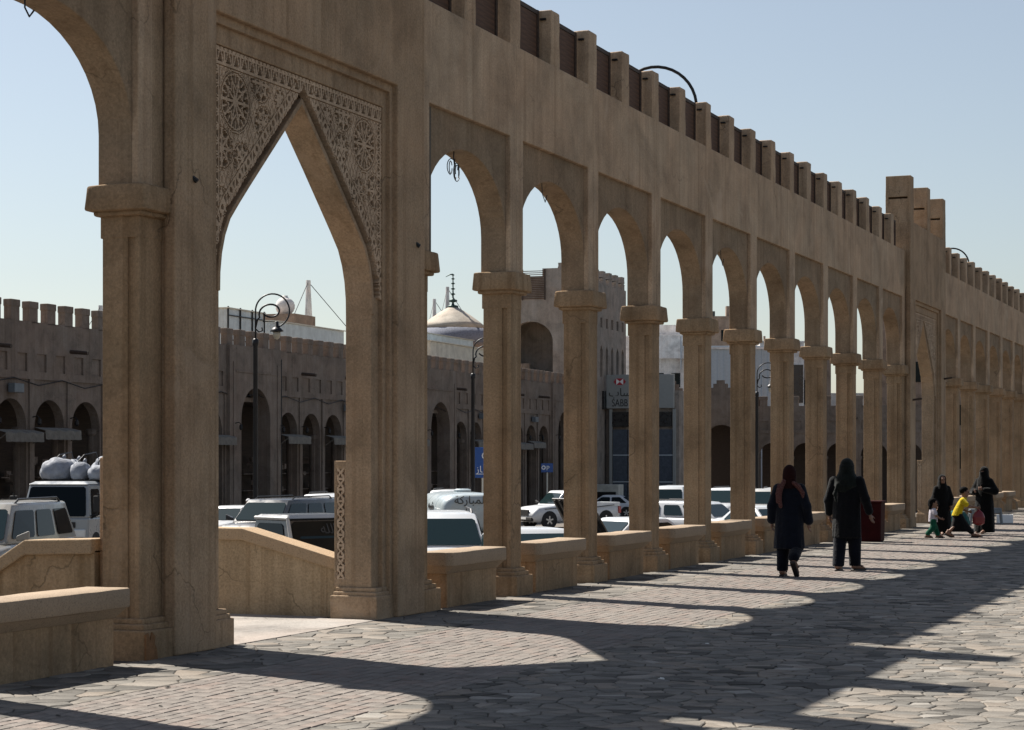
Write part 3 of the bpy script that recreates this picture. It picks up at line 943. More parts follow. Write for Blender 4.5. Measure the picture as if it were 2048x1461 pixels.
def awning_mesh():
    m = MB(); n = 12; w = PB - .1
    top = []
    for k in range(n + 1):
        y = .05 + w * k / n
        sc = .06 * abs(math.sin(k * math.pi / 2 + .6))
        top.append([(.05, y, 2.78), (.50, y, 2.66 + .03 * math.sin(k * 1.7)), (.52, y, 2.38 - sc)])
    for k in range(n):
        a, b = top[k], top[k + 1]
        m.add([a[0], a[1], b[1], b[0]], [(0, 1, 2, 3)]); m.add([a[1], a[2], b[2], b[1]], [(0, 1, 2, 3)])
    for y in (.05, .05 + w): m.tube([(.05, y, 2.3), (.5, y, 2.6)], .02, 5)
    return m.mesh('awning', M['awning'], fix=False)
SM['awn'] = awning_mesh()
def shopfront(seed):
    r = random.Random(seed); m = MB()
    for k in range(9):
        y = r.uniform(.2, 2.1); z = r.uniform(-1.2, 1.6); s = r.uniform(.12, .3)
        m.box(-3.3, -3.3 + r.uniform(.1, .5), y, y + s * 1.4, z, z + s)
    for z in (-.6, .2, 1.0): m.box(-3.5, -3.1, .2, 2.3, z, z + .04)
    return m.mesh('shop_shelf', M['goods'])
SM['shop'] = [shopfront(k) for k in range(4)]
def lamp_bracket():
    return MB().tube([(0, 0, 0), (.18, 0, .04), (.28, 0, -.03)], .02, 6).lathe([(.03, -.30), (.075, -.24), (.075, -.10), (.02, -.04)], (.28, 0, 0), 8).mesh('wall_lantern', M['iron'])
SM['lan'] = lamp_bracket()
gates = [80.7 - 2 * 22.95 / 2, 80.7, 103.65, 126.6]
y = 80.7 - PB - 9 * PB
Y_END = 126.6 + PB
k = 0
starts = []
while y < Y_END - .1:
    g = [c for c in (80.7, 103.65, 126.6) if abs(c - PB - y) < .3]
    if g:
        inst(SM['gate'], 'gate_bay', SQ, (0, y, 0)); y += 2 * PB
        inst(SM['lan'], 'wall_lantern', SQ, (.16, y - 2 * PB + .5, 3.3))
    else:
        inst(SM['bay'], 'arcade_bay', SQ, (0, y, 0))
        inst(SM['shop'][k % 4], 'shop_shelf', SQ, (0, y, 0))
        if k % 3 != 1: inst(SM['awn'], 'awning', SQ, (.02, y, .1 * (k % 2)))
        inst(SM['col'], 'pillar', SQ, (-.45, y, 0))
        if k % 2 == 0: inst(SM['spout'], 'spout', SQ, (0, y + .05, 0))
        inst(SM['lan'], 'wall_lantern', SQ, (.02, y, 3.25))
        y += PB; k += 1
Y0 = 80.7 - PB - 9 * PB
n = int((Y_END - Y0) / 1.178)
for i in range(n):
    yy = Y0 + (i + .5) * (Y_END - Y0) / n
    m_ = inst(SM['mer'], 'merlon', SQ, (0, yy, 0)); inst(SM['cap'], 'cap', m_)
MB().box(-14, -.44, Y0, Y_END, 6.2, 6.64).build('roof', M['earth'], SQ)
MB().box(-3.9, -3.6, Y0, Y_END, F0, 6.2).build('back_wall', M['wooddk'], SQ)  # dark wall colour stands in for the shade inside the arches
MB().box(-3.7, -.46, Y0, Y_END, 4.3, 4.5).build('ceiling', M['souq'], SQ)  # low ceiling added to keep daylight out of the arcade interior
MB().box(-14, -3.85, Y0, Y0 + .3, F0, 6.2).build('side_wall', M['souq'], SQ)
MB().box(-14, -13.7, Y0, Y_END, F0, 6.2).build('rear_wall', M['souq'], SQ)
MB().box(-.44, -.40, Y0, Y0 + .01, F0, F0 + .1).build('kerb', M['souq'], SQ)
# door openings and signs in the back wall
for i in range(12):
    yy = Y0 + 2 + i * 5.1
    MB().box(-3.62, -3.56, yy, yy + 1.2, F0, .9).build('shop_door', M['wooddk'], SQ)

def sqp(y, x=0.0, z=0.0):
    p = SQ_M @ Vector((x, y, z)); return p
# shop signs, air conditioners and cables on the market front
rs = random.Random(31)
for i in range(14):
    yy = Y0 + 1.2 + i * 4.9
    if any(abs(yy - g) < 3.2 for g in (80.7, 103.65, 126.6)): continue
    if i % 2: MB().box(.0, .28, yy, yy + .6, 4.1, 4.42).build('air_conditioner', M['plasticgrey'], SQ, bevel=.02)
for i in range(9):
    yy = Y0 + i * 6.4
    MB().tube([(.05, yy + k * .8, 4.62 + .12 * math.cos(k * 1.57) - .1) for k in range(9)], .018, 4).build('cable', M['iron'], SQ)
# drain pipes
for yy in (83.4, 106.2): MB().tube([(.08, yy, 6.3), (.08, yy, F0)], .06, 8).build('drain_pipe', M['iron'], SQ)

# ---------------------------------------------------------------- corrugated roof sheds, tank, masts, dome
def corrugated(y0, y1, z0, z1, x, pitch=.18, amp=.03):
    m = MB(); n = int((y1 - y0) / pitch * 4)
    for k in range(n + 1):
        yy = y0 + (y1 - y0) * k / n
        xx = x + amp * math.sin(2 * math.pi * (yy - y0) / pitch)
        m.v += [(xx, yy, z0), (xx, yy, z1)]
        if k: m.f.append((2 * k - 2, 2 * k, 2 * k + 1, 2 * k - 1))
    return m
def shed(y0, y1, x0, x1, z1, label, mat, drop=0.0, frame=False):
    r = empty('roof_shed', sqp(y0, x1, 6.6), SQA, label=label, cat='shed')
    L = y1 - y0; H = z1 - 6.6; D = x1 - x0
    corrugated(0, L, 0, H, 0).build('front_wall', mat, r, fix=False)
    w = corrugated(0, D, 0, H, 0); w.v = [(-a[1], a[0], a[2]) for a in w.v]; w.build('side_wall', mat, r, fix=False)
    w = corrugated(0, D, 0, H, 0); w.v = [(-a[1], L + a[0], a[2]) for a in w.v]; w.build('side_wall', mat, r, fix=False)
    corrugated(0, L, 0, H, -D).build('rear_wall', mat, r, fix=False)
    m = MB().hexa([(.12, -.1, H), (-D - .1, -.1, H + drop), (-D - .1, L + .1, H + drop), (.12, L + .1, H)], [(.12, -.1, H + .05), (-D - .1, -.1, H + drop + .05), (-D - .1, L + .1, H + drop + .05), (.12, L + .1, H + .05)])
    m.build('roof', M['tindull'], r)
    if frame:
        for yy in (0, L * .33, L * .66, L): MB().box(.04, .10, yy - .03, yy + .03, 0, H + .1).build('frame_post', M['iron'], r)
        for z in (H * .35, H * .85): MB().box(.05, .09, 0, L, z, z + .05).build('frame_rail', M['iron'], r)
    return r
shed(86.0, 89.9, -7.5, -4.0, 8.95, 'pale blue corrugated enclosure with dark frame on the market roof', M['tin'], 0, True)
shed(92.6, 100.9, -9, -4.5, 8.75, 'white corrugated shed beside the water tank on the market roof', M['tin'], .3)
shed(110.6, 120.3, -6.2, -3.2, 8.75, 'cream corrugated shed nearest the dome, lowest of its pile', M['tindull'], .2)
shed(117.6, 127, -10.5, -6.5, 9.75, 'bluish corrugated shed just below the dome', M['tin'], .5)
r = empty('water_tank', sqp(106.3, -10.6, 6.6), SQA, label='round ribbed white water tank on a dark base on the market roof', cat='water tank')
MB().box(-1.2, 1.2, -1.3, 1.6, 0, 3.55).build('base', M['brownwall'], r)
prof = [(.3, 3.55)] + [(.56 * math.sin(a) + (.025 if i % 2 else 0), 4.07 - .54 * math.cos(a)) for i, a in enumerate(np.linspace(.5, 2.75, 14))] + [(.16, 4.6), (.16, 4.7)]
MB().lathe(prof, (0, 0, 0), 20).build('vessel', M['whitewall'], r, smooth=True)
def mast(p, h, label, lean=.6):
    r = empty('tent_mast', p, SQA, label=label, cat='mast')
    MB().tube([(0, 0, 0), (0, .35, h)], [.34, .16], 10).build('strut', M['whitewall'], r)
    MB().tube([(0, 2.2, 0), (0, .4, h)], [.2, .12], 8).build('strut', M['whitewall'], r)
    MB().tube([(0, -1.6, 0), (0, .3, h)], [.16, .08], 8).build('strut', M['whitewall'], r)
    MB().tube([(0, .35, h - .1), (2, 9, h * .62)], .025, 5).build('cable', M['iron'], r)
    MB().tube([(0, .35, h - .1), (2, -9, h * .62)], .025, 5).build('cable', M['iron'], r)
    return r
mast(ahead_px(612, 130, -2), 15.4, 'white slanted tent mast rising behind the water tank')
mast(ahead_px(892, 172, -2), 18.6, 'white slanted tent mast left of the dome finial')
mast(ahead_px(866, 185, -2), 18.6, 'short white tent mast showing at the left edge of the dome')
mast(ahead_px(196, 150, -2), 15.3, 'pale mast tip above the market roof beside the nearest column')

dp = ahead_px(906, 150, 0)
r = empty('domed_mosque', (dp.x, dp.y, -2), label='low pointed dome with beaded metal finial above tin sheds', cat='dome')
MB().lathe([(3.6, 0), (3.6, 12.2), (3.3, 12.4)], (0, 0, 0), 8).build('drum', M['brownwall'], r)
prof = [(3.1, 12.3), (2.95, 12.9), (2.62, 13.5)]
MB().lathe(prof, (0, 0, 0), 28).build('mosaic_band', M['domeblue'], r, smooth=True)
prof = [(2.63, 13.5), (2.1, 13.98), (1.5, 14.42), (.9, 14.82), (.45, 15.08), (.22, 15.2)]
MB().lathe(prof, (0, 0, 0), 28).build('dome', M['dometile'], r, smooth=True)
fin = MB().lathe([(.42, 15.12), (.40, 15.25), (.12, 15.32), (.07, 15.5), (.32, 15.56), (.33, 15.68), (.07, 15.76), (.06, 16.05), (.2, 16.12), (.06, 16.22), (.05, 16.45), (.19, 16.52), (.05, 16.6), (.05, 16.85), (.17, 16.92), (.05, 17.0), (.04, 17.2), (.15, 17.27), (.04, 17.35), (.04, 17.5), (.13, 17.56), (.02, 17.65)], (0, 0, 0), 10)
fin.tube([(0, 0, 17.62), (-.2, -.08, 17.6), (-.5, -.2, 17.42)], [.05, .045, .02], 6)
fin.build('finial', M['green'], r, smooth=True)

# ---------------------------------------------------------------- fort tower at the end of the lot
T0 = 129.6
ft = empty('fort_tower', sqp(T0, -.2, 0), SQA, label='tall brown fort tower with arched loggia and forked merlons at the end of the lot', cat='tower')
TW, TD, TH = 13.2, 5.6, 14.2
# front towards -y has the loggia opening: local x in [-TD, 0]
arch = arch_curve(-3.05, 1.6, 9.75, 1.4, 7.2, 18)
out = [(0, -2.8), (0, TH), (-TD, TH), (-TD, -2.8)]
front = MB(); front.prism(out, 0, .6, 'y', holes=[list(arch)])
front.build('loggia_wall', M['fort'], ft)
MB().box(-5.0, -1.2, 3.2, 3.4, 7.0, 11.5).box(-5.0, -4.8, .5, 3.3, 7.0, 11.5).box(-1.3, -1.1, .5, 3.3, 7.0, 11.5).box(-4.9, -1.2, .5, 3.3, 11.3, 11.5).box(-4.9, -1.2, .5, 3.3, 7.0, 7.18).build('loggia_room', M['fort'], ft)
MB().box(-2.35, -1.42, 3.1, 3.19, 7.2, 9.4).build('door', M['wooddk'], ft)
MB().box(-4.6, -3.2, .25, .35, 7.2, 8.3).build('loggia_rail', M['souq'], ft)
holes = []
for i in range(9):
    y = 1.0 + i * 1.38
    holes.append(rect(y, y + .5, 11.1, 11.8))
    holes.append([(y - .05, 7.6), (y + .55, 7.6), (y + .55, 9.5), (y + .25, 9.85), (y - .05, 9.5)])
MB().prism(rect(0.0, TW, -2.8, TH), -.25, 0.002, holes=holes).build('side_wall', M['fort'], ft)
MB().prism(rect(0.6, TW, -2.8, TH - .1), -.5, -.3).build('recess_wall', M['souq'], ft)
for i in range(9):
    y = 1.0 + i * 1.38
    MB().prism([(y + .1, 7.62), (y + .40, 7.62), (y + .40, 9.3), (y + .25, 9.6), (y + .1, 9.3)], -.31, -.27).build('window', M['glass'], ft)
MB().box(-TD, -.26, TW - .4, TW, -2.8, TH).build('rear_wall', M['fort'], ft)
MB().box(-TD, -TD + .4, .6, TW - .4, -2.8, TH).build('rear_wall', M['fort'], ft)
MB().box(-TD, -.26, .6, TW - .4, 12.2, 12.4).build('roof', M['earth'], ft)
def fort_merlon(h=.95):
    m = MB()
    m.prism([(-.38, TH - .05), (.38, TH - .05), (.34, TH + .25), (.40, TH + .42), (-.40, TH + .42), (-.34, TH + .25)], -.45, 0)
    m.prism([(-.38, TH + .50), (.38, TH + .50), (.30, TH + .75), (.32, TH + h), (-.32, TH + h), (-.30, TH + .75)], -.45, 0)
    m.box(-.42, -.34, -.3, .3, TH + .4, TH + .52); m.box(-.1, -.03, -.3, .3, TH + .4, TH + .52)
    return m.mesh('merlon', M['fort'])
fm = fort_merlon()
for i in range(8): inst(fm, 'merlon', ft, (0, .9 + i * 1.65, 0))
for x in (-.9, -4.9): inst(fm, 'merlon', ft, (x, .46, 0), R(-90))
MB().box(-2.2, -.45, .02, .44, TH - .05, TH + .55).build('parapet_block', M['fort'], ft)
MB().box(-5.5, -5.2, .02, .44, TH - .05, TH + .4).build('parapet_block', M['fort'], ft)
sc = empty('wooden_screen', (-3.35, -.06, TH - 1.6), 0, parent=ft)
for k in range(16): MB().box(-1.3, 1.3, 0, .05, .08 + k * .125, .13 + k * .125).build('slat', M['wood'], sc)
for x in (-1.36, -.3, 1.30): MB().box(x, x + .08, -.02, .07, 0, 2.1).build('post', M['wooddk'], sc)

# ---------------------------------------------------------------- bank and the far end of the lot
YE = 137.0
bk = empty('bank_branch', sqp(YE, .35, 0), SQA, label='small grey bank branch with SABB sign over tall blue-grey doors', cat='bank')
# local x to the right along the end wall, faces -y
MB().box(1.0, 4.9, .24, 6, -3, 6.6).build('wall', M['fort'], bk)
MB().box(-.45, 1.0, .26, 6, -3, 6.4).build('wall', M['souq'], bk)
sg = MB().box(-.35, 4.6, -.1, .22, 5.35, 7.75).build('sign_board', M['sign'], bk, bevel=.03)
MB().box(.0, 4.4, .02, .22, 4.05, 5.1).build('fascia', M['blackpaint'], bk)
for k in range(4):
    MB().box(.1 + k * 1.1, 1.14 + k * 1.1, .08, .22, -2.2, 3.85).build('door_panel', M['shop'], bk)
for z in (0.1, 2.0): MB().box(.08, 4.5, .05, .21, z, z + .07).build('door_rail', M['greypanel'], bk)
for x in (-.15, 4.5): MB().box(x, x + .2, 0, .22, -2.5, 5.3).build('door_frame', M['sign'], bk)
MB().box(-.9, -.38, -.5, .4, 5.3, 6.6).build('dark_canopy', M['blackpaint'], bk)
def text_mesh(s, size, mat, depth=.01):
    cu = bpy.data.curves.new('text', 'FONT'); cu.body = s; cu.size = size; cu.extrude = depth; cu.align_x = 'CENTER'
    o = bpy.data.objects.new('text', cu); COL.objects.link(o)
    dg = bpy.context.evaluated_depsgraph_get()
    me = bpy.data.meshes.new_from_object(o.evaluated_get(dg))
    bpy.data.objects.remove(o); bpy.data.curves.remove(cu)
    me.materials.clear(); me.materials.append(mat); me.name = 'lettering'
    return me
def put_text(s, size, mat, parent, loc, rot=(R(90), 0, 0), depth=.01, scale=None):
    return inst(text_mesh(s, size, mat, depth), 'lettering', parent, loc, rot=rot, scale=scale)
put_text('SABB', .74, M['letter'], sg, (.66, -.115, 5.50), scale=(.72, 1, 1))
put_text('\uFE8F\uFE8E\uFEB3', .80, M['letter'], sg, (.66, -.115, 6.22))
lg = empty('hexagon_logo', (.66, -.12, 7.25), parent=sg); lg.scale = (.72, 1, .85)
def poly(pts, mat, name, d=.012): MB().prism(pts, 0, -d, 'y').build(name, mat, lg)
poly([(-.36, -.27), (.36, -.27), (.36, .27), (-.36, .27)], M['signwhite'], 'logo_field', .006)
poly([(-.63, 0), (-.36, -.27), (-.36, .27)], M['signred'], 'logo_wing'); poly([(.63, 0), (.36, .27), (.36, -.27)], M['signred'], 'logo_wing')
poly([(-.36, .27), (0, 0.01), (.36, .27)], M['signred'], 'logo_triangle', .014); poly([(-.36, -.27), (.36, -.27), (0, -.01)], M['signred'], 'logo_triangle', .014)
ac = empty('cooling_unit', sqp(YE - 5, 1.2, 0), SQA, label='grey box-shaped cooling unit standing before the bank doors', cat='cooling unit')
zb = lot_z(ac.location.x, ac.location.y)
MB().box(-1.3, 1.3, -.6, .6, zb, zb + 2.1).build('case', M['tindull'], ac, bevel=.03)
MB().box(-1.1, 1.1, -.63, -.59, zb + .3, zb + 1.6).build('grille', M['iron'], ac)

ew = empty('crenellated_wall', sqp(148, -.2, 0), SQA, label='dark end building with stepped battlements and wide arches behind the cars', cat='building')
W = 8.0
arches = [list(arch_curve(2.2 + k * 3.8, 1.45, 2.9, 1.45, -2.95, 14)) for k in range(2)]
MB().prism(rect(0, W, -3, 6.8), 0, .5, 'y', holes=arches).build('wall', M['souq'], ew)
MB().box(0, W, 4.6, 4.9, -3, 6.6).build('back_wall', M['wooddk'], ew)
MB().box(0, W, .5, 4.6, 4.6, 4.9).build('roof', M['souq'], ew)
sm_ = MB()
for (hw, z0, z1) in ((.80, 6.75, 7.15), (.52, 7.1, 7.45), (.27, 7.4, 7.72)): sm_.box(-hw, hw, 0.02, .48, z0, z1)
sm_ = sm_.mesh('stepped_merlon', M['souq'])
for x in (2.1, 4.0, 5.9, 7.6): inst(sm_, 'stepped_merlon', ew, (x, 0, 0))
for k in range(3): MB().box(.9 + k * 2.5, 1.9 + k * 2.5, -.03, .02, 5.0, 5.9).build('blind_niche', M['souq'], ew)

eb = empty('end_arcade', sqp(150.5, 7.9, 0), SQA - R(90) + R(4), label='far two-storey arcade building closing the right end of the parking lot', cat='building')
for k in range(5):
    inst(SM['bay'], 'arcade_bay', eb, (0, k * PB, -.9))
    if k % 2: inst(SM['spout'], 'spout', eb, (0, k * PB, -.9))
    inst(SM['col'], 'pillar', eb, (-.45, k * PB, -.9))
for i in range(10):
    m_ = inst(SM['mer'], 'merlon', eb, (0, .6 + i * 1.2, -.9)); inst(SM['cap'], 'cap', m_)
MB().box(-4, -3.7, 0, 5 * PB, -3.5, 5.8).build('back_wall', M['wooddk'], eb)
MB().box(-4, -.44, 0, 5 * PB, 5.3, 5.7).build('roof', M['earth'], eb)

# ---------------------------------------------------------------- white town buildings behind
def block(px0, px1, dist, ytop, label, mat, deep=12, extra=None, name='town_building'):
    z1 = 1.7 + (920 - ytop) * dist / 4000
    p = ahead_px(px0, dist, 0); w = (px1 - px0) * dist / 4000
    r = empty(name, (p.x, p.y, 0), VIEW, label=label, cat='building')
    MB().box(0, w, 0, deep, -4, z1).build('wall', mat, r, bevel=.02)
    MB().box(-.08, w + .08, -.08, deep, z1, z1 + .18).build('parapet', mat, r)
    return r, w, z1
r, w, z1 = block(1150, 1330, 190, 676, 'plain white block right of the fort tower', M['whitewall'])
for k in range(4): MB().box(.8 + k * 2.0, 1.5 + k * 2.0, -.04, .05, z1 - 6.5, z1 - 5.3).build('window', M['glass'], r)
MB().box(-.02, w + .02, -.05, .05, z1 - 4.4, z1 - 4.25).build('ledge', M['whitewall'], r)
r, w, z1 = block(1290, 1398, 182, 674, 'white building with an overhanging upper storey behind the stepped battlements', M['whitewall'])
MB().box(-.3, w * .9, -.9, .1, z1 - 2.0, z1 + .1).build('overhang', M['whitewall'], r)
MB().box(.6, w - 1.6, 1, 8, z1, z1 + 1.15).build('upper_storey', M['whitewall'], r)
MB().tube([(w * .65, -.95, z1 + .1), (w * .65, -.95, z1 - 3)], .05, 6).build('drain_pipe', M['greypanel'], r)
for k in range(3): MB().box(.9 + k * 1.5, 1.7 + k * 1.5, -.05, .05, z1 - 4.6, z1 - 3.3).build('window', M['glass'], r)
r, w, z1 = block(1396, 1545, 172, 696, 'pale grey metal-clad building with vertical fins', M['greypanel'])
for k in range(12): MB().box(.1 + k * .54, .17 + k * .54, -.12, .03, -2, z1 - .1).build('fin', M['greypanel'], r)
MB().box(-.05, w, -.2, .05, z1 - .12, z1 + .05).build('gutter', M['whitewall'], r)
r, w, z1 = block(1405, 1482, 215, 636, 'brown block building with rooftop clutter above the grey cladding', M['brownwall'])
MB().box(2.0, 2.8, -.06, .05, z1 - 2.5, z1 - 1.3).build('window', M['glass'], r)
MB().box(-.05, w, -.1, .05, z1 - 1.3, z1 - 1.15).build('ledge', M['brownwall'], r)
MB().box(.8, 1.4, .5, 1.2, z1, z1 + .75).build('roof_unit', M['blackpaint'], r); MB().box(2.6, 3.5, .4, 1.4, z1, z1 + 1.3).build('roof_unit', M['brownwall'], r)
r, w, z1 = block(1520, 1608, 200, 686, 'cream block with dark windows right of the metal cladding', M['whitewall'])
for k in range(3): MB().box(.6 + k * 1.4, 1.5 + k * 1.4, -.05, .05, z1 - 4.4, z1 - 2.4).build('window', M['glass'], r)
MB().box(3.3, 4.3, -.1, .05, z1 - 6, z1 - 2.2).build('shutter', M['blackpaint'], r)
for k in range(3): MB().box(.4 + k * .8, .6 + k * .8, .4, .6, z1, z1 + .7).build('roof_stub', M['brownwall'], r)
r, w, z1 = block(1588, 1662, 205, 702, 'narrow tan building behind the sixth and seventh columns', M['brownwall'])
MB().box(.4, 1.4, -.05, .05, z1 - 5.5, z1 - 3).build('window', M['glass'], r)
r, w, z1 = block(1640, 1730, 210, 790, 'low pale building at the far right of the lot', M['whitewall'])

r, w, z1 = block(1757, 1990, 158, 585, 'tall dark brown building glimpsed through the far gateway', M['brownwall'])
r.rotation_euler.z -= R(17)
for k in range(5):
    for j in range(3): MB().box(.6 + k * 1.8, 1.5 + k * 1.8, -.05, .05, 1 + j * 3.4, 2.6 + j * 3.4).build('window', M['glass'], r)
# ---------------------------------------------------------------- street lamps with curled iron tops
def lamp(p, zb, ztop, ring, label, face, lantern=True):
    r = empty('street_lamp', (p.x, p.y, zb), face, label=label, cat='street lamp', group='curled iron street lamps')
    H = ztop - zb; rr = ring / 2
    MB().lathe([(.16, 0), (.16, .7), (.10, .85), (.085, 1.2), (.075, H - 2 * rr - .6), (.10, H - 2 * rr - .55), (.10, H - 2 * rr - .4), (.055, H - 2 * rr - .35)], (0, 0, 0), 10).build('post', M['iron'], r, smooth=True)
    zc = H - rr
    m = MB()
    pts = [(0, 0, H - 2 * rr - .4), (0, 0, zc - .15)] + [(rr - rr * math.cos(t), 0, zc + rr * math.sin(t)) for t in np.linspace(.1, math.pi * 1.45, 26)]
    m.tube(pts, .028, 7)
    m.build('hoop', M['iron'], r, smooth=True)
    m = MB()
    sp = []
    for t in np.linspace(0, 1, 24):
        a = math.pi * (1.1 - 1.9 * t); q = rr * (.75 - .35 * t)
        sp.append((rr * .95 + q * math.cos(a) - .1 * t, 0, zc - .12 + q * math.sin(a) * .8 + .15 * t))
    m.tube([(0.0, 0, zc - rr * 1.0), (.12 * rr, 0, zc - rr * .5)] + sp, .032, 6)
    m.tube([(0, 0, zc - rr * 1.05), (.2 * rr, 0, zc - rr * 1.25), (.42 * rr, 0, zc - rr * 1.15), (.36 * rr, 0, zc - rr * .98)], .026, 6)
    m.build('scroll', M['iron'], r, smooth=True)
    if lantern:
        lx = rr * 1.25; lz = zc - rr * 1.0
        l = MB().lathe([(.03, .22), (.06, .2), (.07, .05), (.15, -.02), (.22, -.09), (.22, -.12), (.11, -.14)], (lx, 0, lz), 12).build('lantern', M['iron'], r, smooth=True)
        MB().lathe([(.12, -.13), (.135, -.22), (.09, -.34), (.03, -.38)], (lx, 0, lz), 12).build('lamp_bowl', M['lampglass'], l, smooth=True)
    return r
def lamp_at(px, dist, ytop, ring_px, label, lantern=True):
    p = ahead_px(px, dist); zb = lot_z(p.x, p.y)
    return lamp(p, zb, 1.7 + (920 - ytop) * dist / 4000, ring_px * dist / 4000, label, VIEW, lantern)
lamp_at(511, 66, 588, 68, 'curled iron street lamp with lantern seen through the near gateway')
lamp_at(946, 84, 676, 54, 'curled iron street lamp seen in the first arch right of the gateway')
lamp_at(1514, 104, 726, 44, 'curled iron street lamp farthest off, seen between the fifth and sixth columns')
for px, dist, yt, ring, lab in ((1393, 35.5, 134, 160, 'iron lamp hoop rising above the battlements of the long arcade stretch'), (1938, 72, 497, 66, 'iron lamp hoop rising above the far battlements')):
    p = ahead_px(px, dist)
    lamp(p, lot_z(p.x, p.y), 1.7 + (920 - yt) * dist / 4000, ring * dist / 4000, lab, VIEW + math.pi, False)

# ---------------------------------------------------------------- blue signs in the lot
def sign(px, dist, y0, y1, wpx, label, words, post=True):
    p = ahead_px(px, dist); zb = lot_z(p.x, p.y); k = dist / 4000
    r = empty('blue_sign', (p.x, p.y, zb), VIEW, label=label, cat='sign')
    z0 = 1.7 + (920 - y1) * k - zb; z1 = 1.7 + (920 - y0) * k - zb; w = wpx * k
    b = MB().box(-w / 2, w / 2, -.04, .04, z0, z1).build('board', M['signblue'], r, bevel=.01)
    if post: MB().tube([(0, .06, 0), (0, .06, z0 + .2)], .05, 8).build('post', M['tindull'], r)
    for (s, size, dx, dz) in words: put_text(s, size, M['signwhite'], b, (dx, -.055, z0 + dz))
    return r, b, z0
r, b, z0 = sign(1094, 118, 927, 945, 24, 'small blue parking sign with white P below the market arches', [('P', .38, .05, .12)])
MB().lathe([(.13, 0), (.13, .012)], (-.2, -.042, z0 + .28), 14, 'y').build('symbol', M['signwhite'], b)
MB().lathe([(.06, 0), (.06, .016)], (-.2, -.06, z0 + .28), 14, 'y').build('symbol', M['signblue'], b)
r, b, z0 = sign(966, 92, 895, 956, 34, 'tall blue shop sign with white script half hidden by the first column', [('\uFEAF\uFE8E', .42, -.18, .25), ('C', .5, .1, .85)])
MB().box(-.33, .33, -.05, -.042, z0 + .16, z0 + .19).build('rule', M['signwhite'], b)


# ------------------------------------------------------------------ vehicles (local +x forward, origin on the ground)
def loft(m, secs, closed_ends=True):
    n = len(secs[0]); k0 = len(m.v)
    for s in secs: m.v += [tuple(p) for p in s]
    for i in range(len(secs) - 1):
        for j in range(n):
            j2 = (j + 1) % n
            m.f.append((k0 + i * n + j, k0 + i * n + j2, k0 + (i + 1) * n + j2, k0 + (i + 1) * n + j))
    if closed_ends:
        m.f.append(tuple(k0 + j for j in range(n))); m.f.append(tuple(k0 + (len(secs) - 1) * n + j for j in range(n)))
    return m
def lerp(tab, x):
    for (a, va), (b, vb) in zip(tab[:-1], tab[1:]):
        if x <= b: return va + (vb - va) * (x - a) / (b - a) if x > a else va
    return tab[-1][1]
def quad_pane(m, a, b, c, d, off=.008, shrink=.06, th=.004):
    P = [Vector(p) for p in (a, b, c, d)]
    cen = sum(P, Vector()) / 4
    nrm = (P[1] - P[0]).cross(P[3] - P[0]).normalized()
    if nrm.dot(cen - Vector((cen.x * .3, 0, .8))) < 0: nrm = -nrm
    Q = []
    for i in range(4):
        e1 = (P[(i + 1) % 4] - P[i]).normalized(); e2 = (P[i - 1] - P[i]).normalized()
        Q.append(P[i] + (e1 + e2) * shrink)
    # clip corners a little so the pane reads as rounded
    R_ = []
    for i in range(4):
        a_, b_, c_ = Q[i - 1], Q[i], Q[(i + 1) % 4]
        k = min(.05, (b_ - a_).length * .15, (c_ - b_).length * .15)
        R_ += [b_ + (a_ - b_).normalized() * k, b_ + (c_ - b_).normalized() * k]
    n = len(R_)
    m.add([p + nrm * off for p in R_] + [p + nrm * (off - th) for p in R_], [tuple(range(n)), tuple(range(2 * n - 1, n - 1, -1))] + [(i, (i + 1) % n, (i + 1) % n + n, i + n) for i in range(n)])
    return m

WHEEL = {}
def wheel_meshes(r):
    if r in WHEEL: return WHEEL[r]
    ty = MB().lathe([(r * .60, -.10), (r * .95, -.105), (r, -.07), (r, .07), (r * .95, .105), (r * .60, .10)], (0, 0, 0), 20, 'y').mesh('tyre', M['black'])
    rm = MB().lathe([(r * .15, -.10), (r * .58, -.085), (r * .62, -.06), (r * .62, .06), (r * .58, .085), (r * .15, .10)], (0, 0, 0), 20, 'y')
    for k in range(5):
        a = 2 * math.pi * k / 5
        rm.box(-.035, .035, -.108, .108, .03, r * .56, Matrix.Rotation(a, 4, 'Y'))
    WHEEL[r] = (ty, rm.mesh('rim', M['rim']))
    return WHEEL[r]

